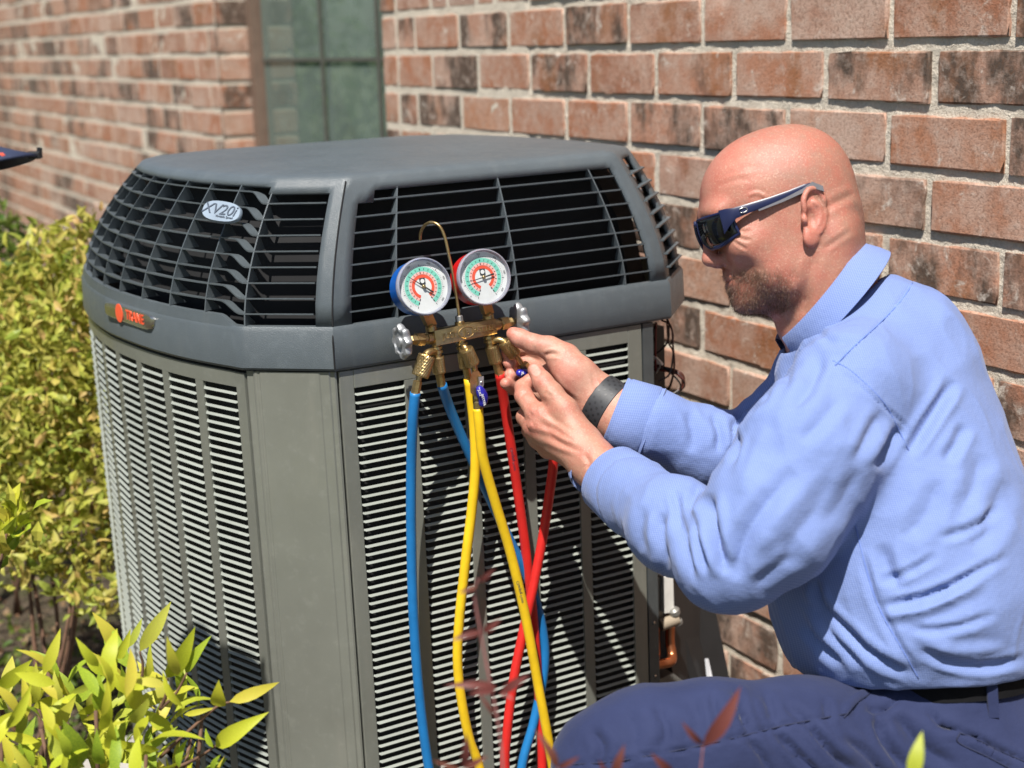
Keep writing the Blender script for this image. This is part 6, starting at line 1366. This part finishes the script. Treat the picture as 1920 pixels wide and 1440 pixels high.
# ---------------------------------------------------------------- second person, just out of view at the left: only the cap brim reaches into the frame
M_navy = simple('navy_cloth', (0.022, 0.032, 0.075), .75, 0, .2, 300, .4, 900, .0006); M_navy2 = simple('navy_cloth_smooth', (0.05, 0.075, 0.16), .6)
TIP = U(70, 294, 1.585); YC = math.radians(-25); hc = TIP - .185 * np.array([math.cos(YC), math.sin(YC), 0]) + np.array([0, 0, .005])
def yr(P): P = np.asarray(P, float) - hc; return np.stack([P[..., 0] * math.cos(YC) - P[..., 1] * math.sin(YC), P[..., 0] * math.sin(YC) + P[..., 1] * math.cos(YC), P[..., 2]], -1) + hc
def brim_points():
    V = []; m = 13
    for j, rr2 in enumerate((0, .35, .7, 1.0)):
        for i in range(m):
            q = -1.15 + 2.3 * i / (m - 1); ex = .075 * max(0, math.cos(q * .98)) ** .7 * rr2
            V.append(hc + np.array([(.105 + ex) * math.cos(q) + ex * .25, .083 * math.sin(q) * (1 + ex * 2), .022 - .03 * rr2 * abs(math.sin(q)) ** 2 - .012 * rr2]))
    return yr(np.array(V))
V = brim_points(); hc = hc + (TIP - V[np.argmax([proj(p)[0] for p in V])]) * .999
p2 = empty('person', 'second person in a navy cap kneeling at the left edge, cap brim in view', 'person', loc=(hc[0] - .12, hc[1], 0))
b2 = Vol(hc + [-.52, -.34, -1.42], hc + [.16, .34, .16], .011)
b2.cone(hc + [-.024, 0, -.135], hc + [-.09, 0, -.25], .060, .064, .03)
b2.chain([(hc + [-.14, 0, -.22], .08), (hc + [-.24, 0, -.40], .105), (hc + [-.27, 0, -.66], .105)], .05, squash=((0, 1, 0), .7))
for sg in (-1, 1): b2.chain([(hc + [-.20, sg * (.12 if sg < 0 else .09), -.26], .05), (hc + [-.30, sg * .11, -.46], .045), (hc + [-.23, sg * .07, -.60], .04), (hc + [-.20, sg * .04, -.62], .034)], .04); b2.chain([(hc + [-.27, sg * .07, -.72], .085), (hc + [-.14, sg * .09, -.86 if sg < 0 else -1.24], .07), (hc + [-.18 if sg < 0 else -.5, sg * .09, -1.28], .055)], .04)
V2, Q2 = b2.mesh(2); V2 = yr(V2)
h2 = (B3 > -.135); hq = HQ[h2[HQ].all(1)]; hi_, hinv = np.unique(hq, return_inverse=True); hd = HV[hi_]; H2 = yr(hc + np.stack([hd[:, 0] - .010, -hd[:, 2] * 1.0, hd[:, 1] - .052], 1)); nb2 = len(V2); hq2 = hinv.reshape(-1, 4)
hq2 = hq2 if np.linalg.det(np.array([[1, 0, 0], [0, 0, -1], [0, 1, 0]])) > 0 else hq2[:, ::-1]
V2[:, 2] = np.maximum(V2[:, 2], .01); o = obj('body', np.vstack([V2, H2]), np.vstack([Q2, hq2 + nb2]), M_skin, p2, True, world_space=True)
zc = V2[:, 2] - hc[2]; setcol(o, np.vstack([np.tile(skin, (len(V2), 1)), np.clip(cols[hi_], 0, 1)]))
def sel(lo, hi, grow, name, mat):
    m = (zc[Q2] > lo).all(1) & (zc[Q2] < hi).all(1); idx, inv = np.unique(Q2[m], return_inverse=True); N2 = vnormals(V2, Q2); obj(name, V2[idx] + N2[idx] * grow, inv.reshape(-1, 4), mat, p2, True, world_space=True)
sel(-.62, -.15, .008, 'shirt', M_shirt); sel(-1.5, -.60, .006, 'trousers', M_trou)
cap = empty('cap', 'navy cloth cap with a small printed logo on its brim edge', 'cap', loc=tuple(hc))
mb = MB(); R_ = []
for k in range(9):
    f = k / 8; a = f * PI / 2; R_.append([hc + np.array([.107 * math.cos(a) * math.cos(q), .083 * math.cos(a) * math.sin(q), .018 + .112 * math.sin(a)]) for q in np.linspace(0, 2 * PI, 32, endpoint=False)])
R_ = [yr(q) for q in R_]; mb.rings(R_, True, True); mb.build('crown', M_navy, cap, True, world_space=True)
m = 13; F = []
for j in range(3):
    for i in range(m - 1): a = j * m + i; F.append((a, a + m, a + m + 1, a + 1))
V = brim_points()
bo = obj('brim', V, F, M_navy, cap, True, world_space=True); so = bo.modifiers.new('t', 'SOLIDIFY'); so.thickness = .003; so.offset = 0
tp_ = TIP + np.array([-.001, -.002, .002]); mb = MB(); mb.add(*bevel_box((-.007, -.006, -.004), (.006, .006, .004), .0015)); mb.v = [tuple(tp_ + np.array(p)) for p in mb.v]; mb.tube([tp_ + np.array([.004, 0, 0]), tp_ + np.array([.005, 0, .008])], .003, 6); mb.tube([tp_ + np.array([-.006, 0, 0]), tp_ + np.array([-.007, 0, .004])], .0022, 6); mb.build('brim_clip', M_ink, cap, world_space=True)
T2 = BVHTree.FromPolygons(V.tolist(), F)
for (px, py, w2, h2, mt) in [(-4, 291, 10, 3, M_orange), (2, 294, 7, 2, M_orange), (6, 299, 11, 2.2, M_badge), (-6, 301, 9, 2, M_badge)]:
    P_ = []
    for x, y in ((px, py), (px + w2, py - 1), (px + w2 + 1, py + h2 - 1), (px + 1, py + h2)):
        h = T2.ray_cast(Vector(CAM), Vector(norm(ray(x, y)))); P_.append(np.array(h[0]) + np.array([0, 0, .0021]) if h[0] is not None else None)
    if all(q is not None for q in P_): obj('printed_logo', np.array(P_), [(0, 1, 2, 3)], mt, cap, world_space=True)
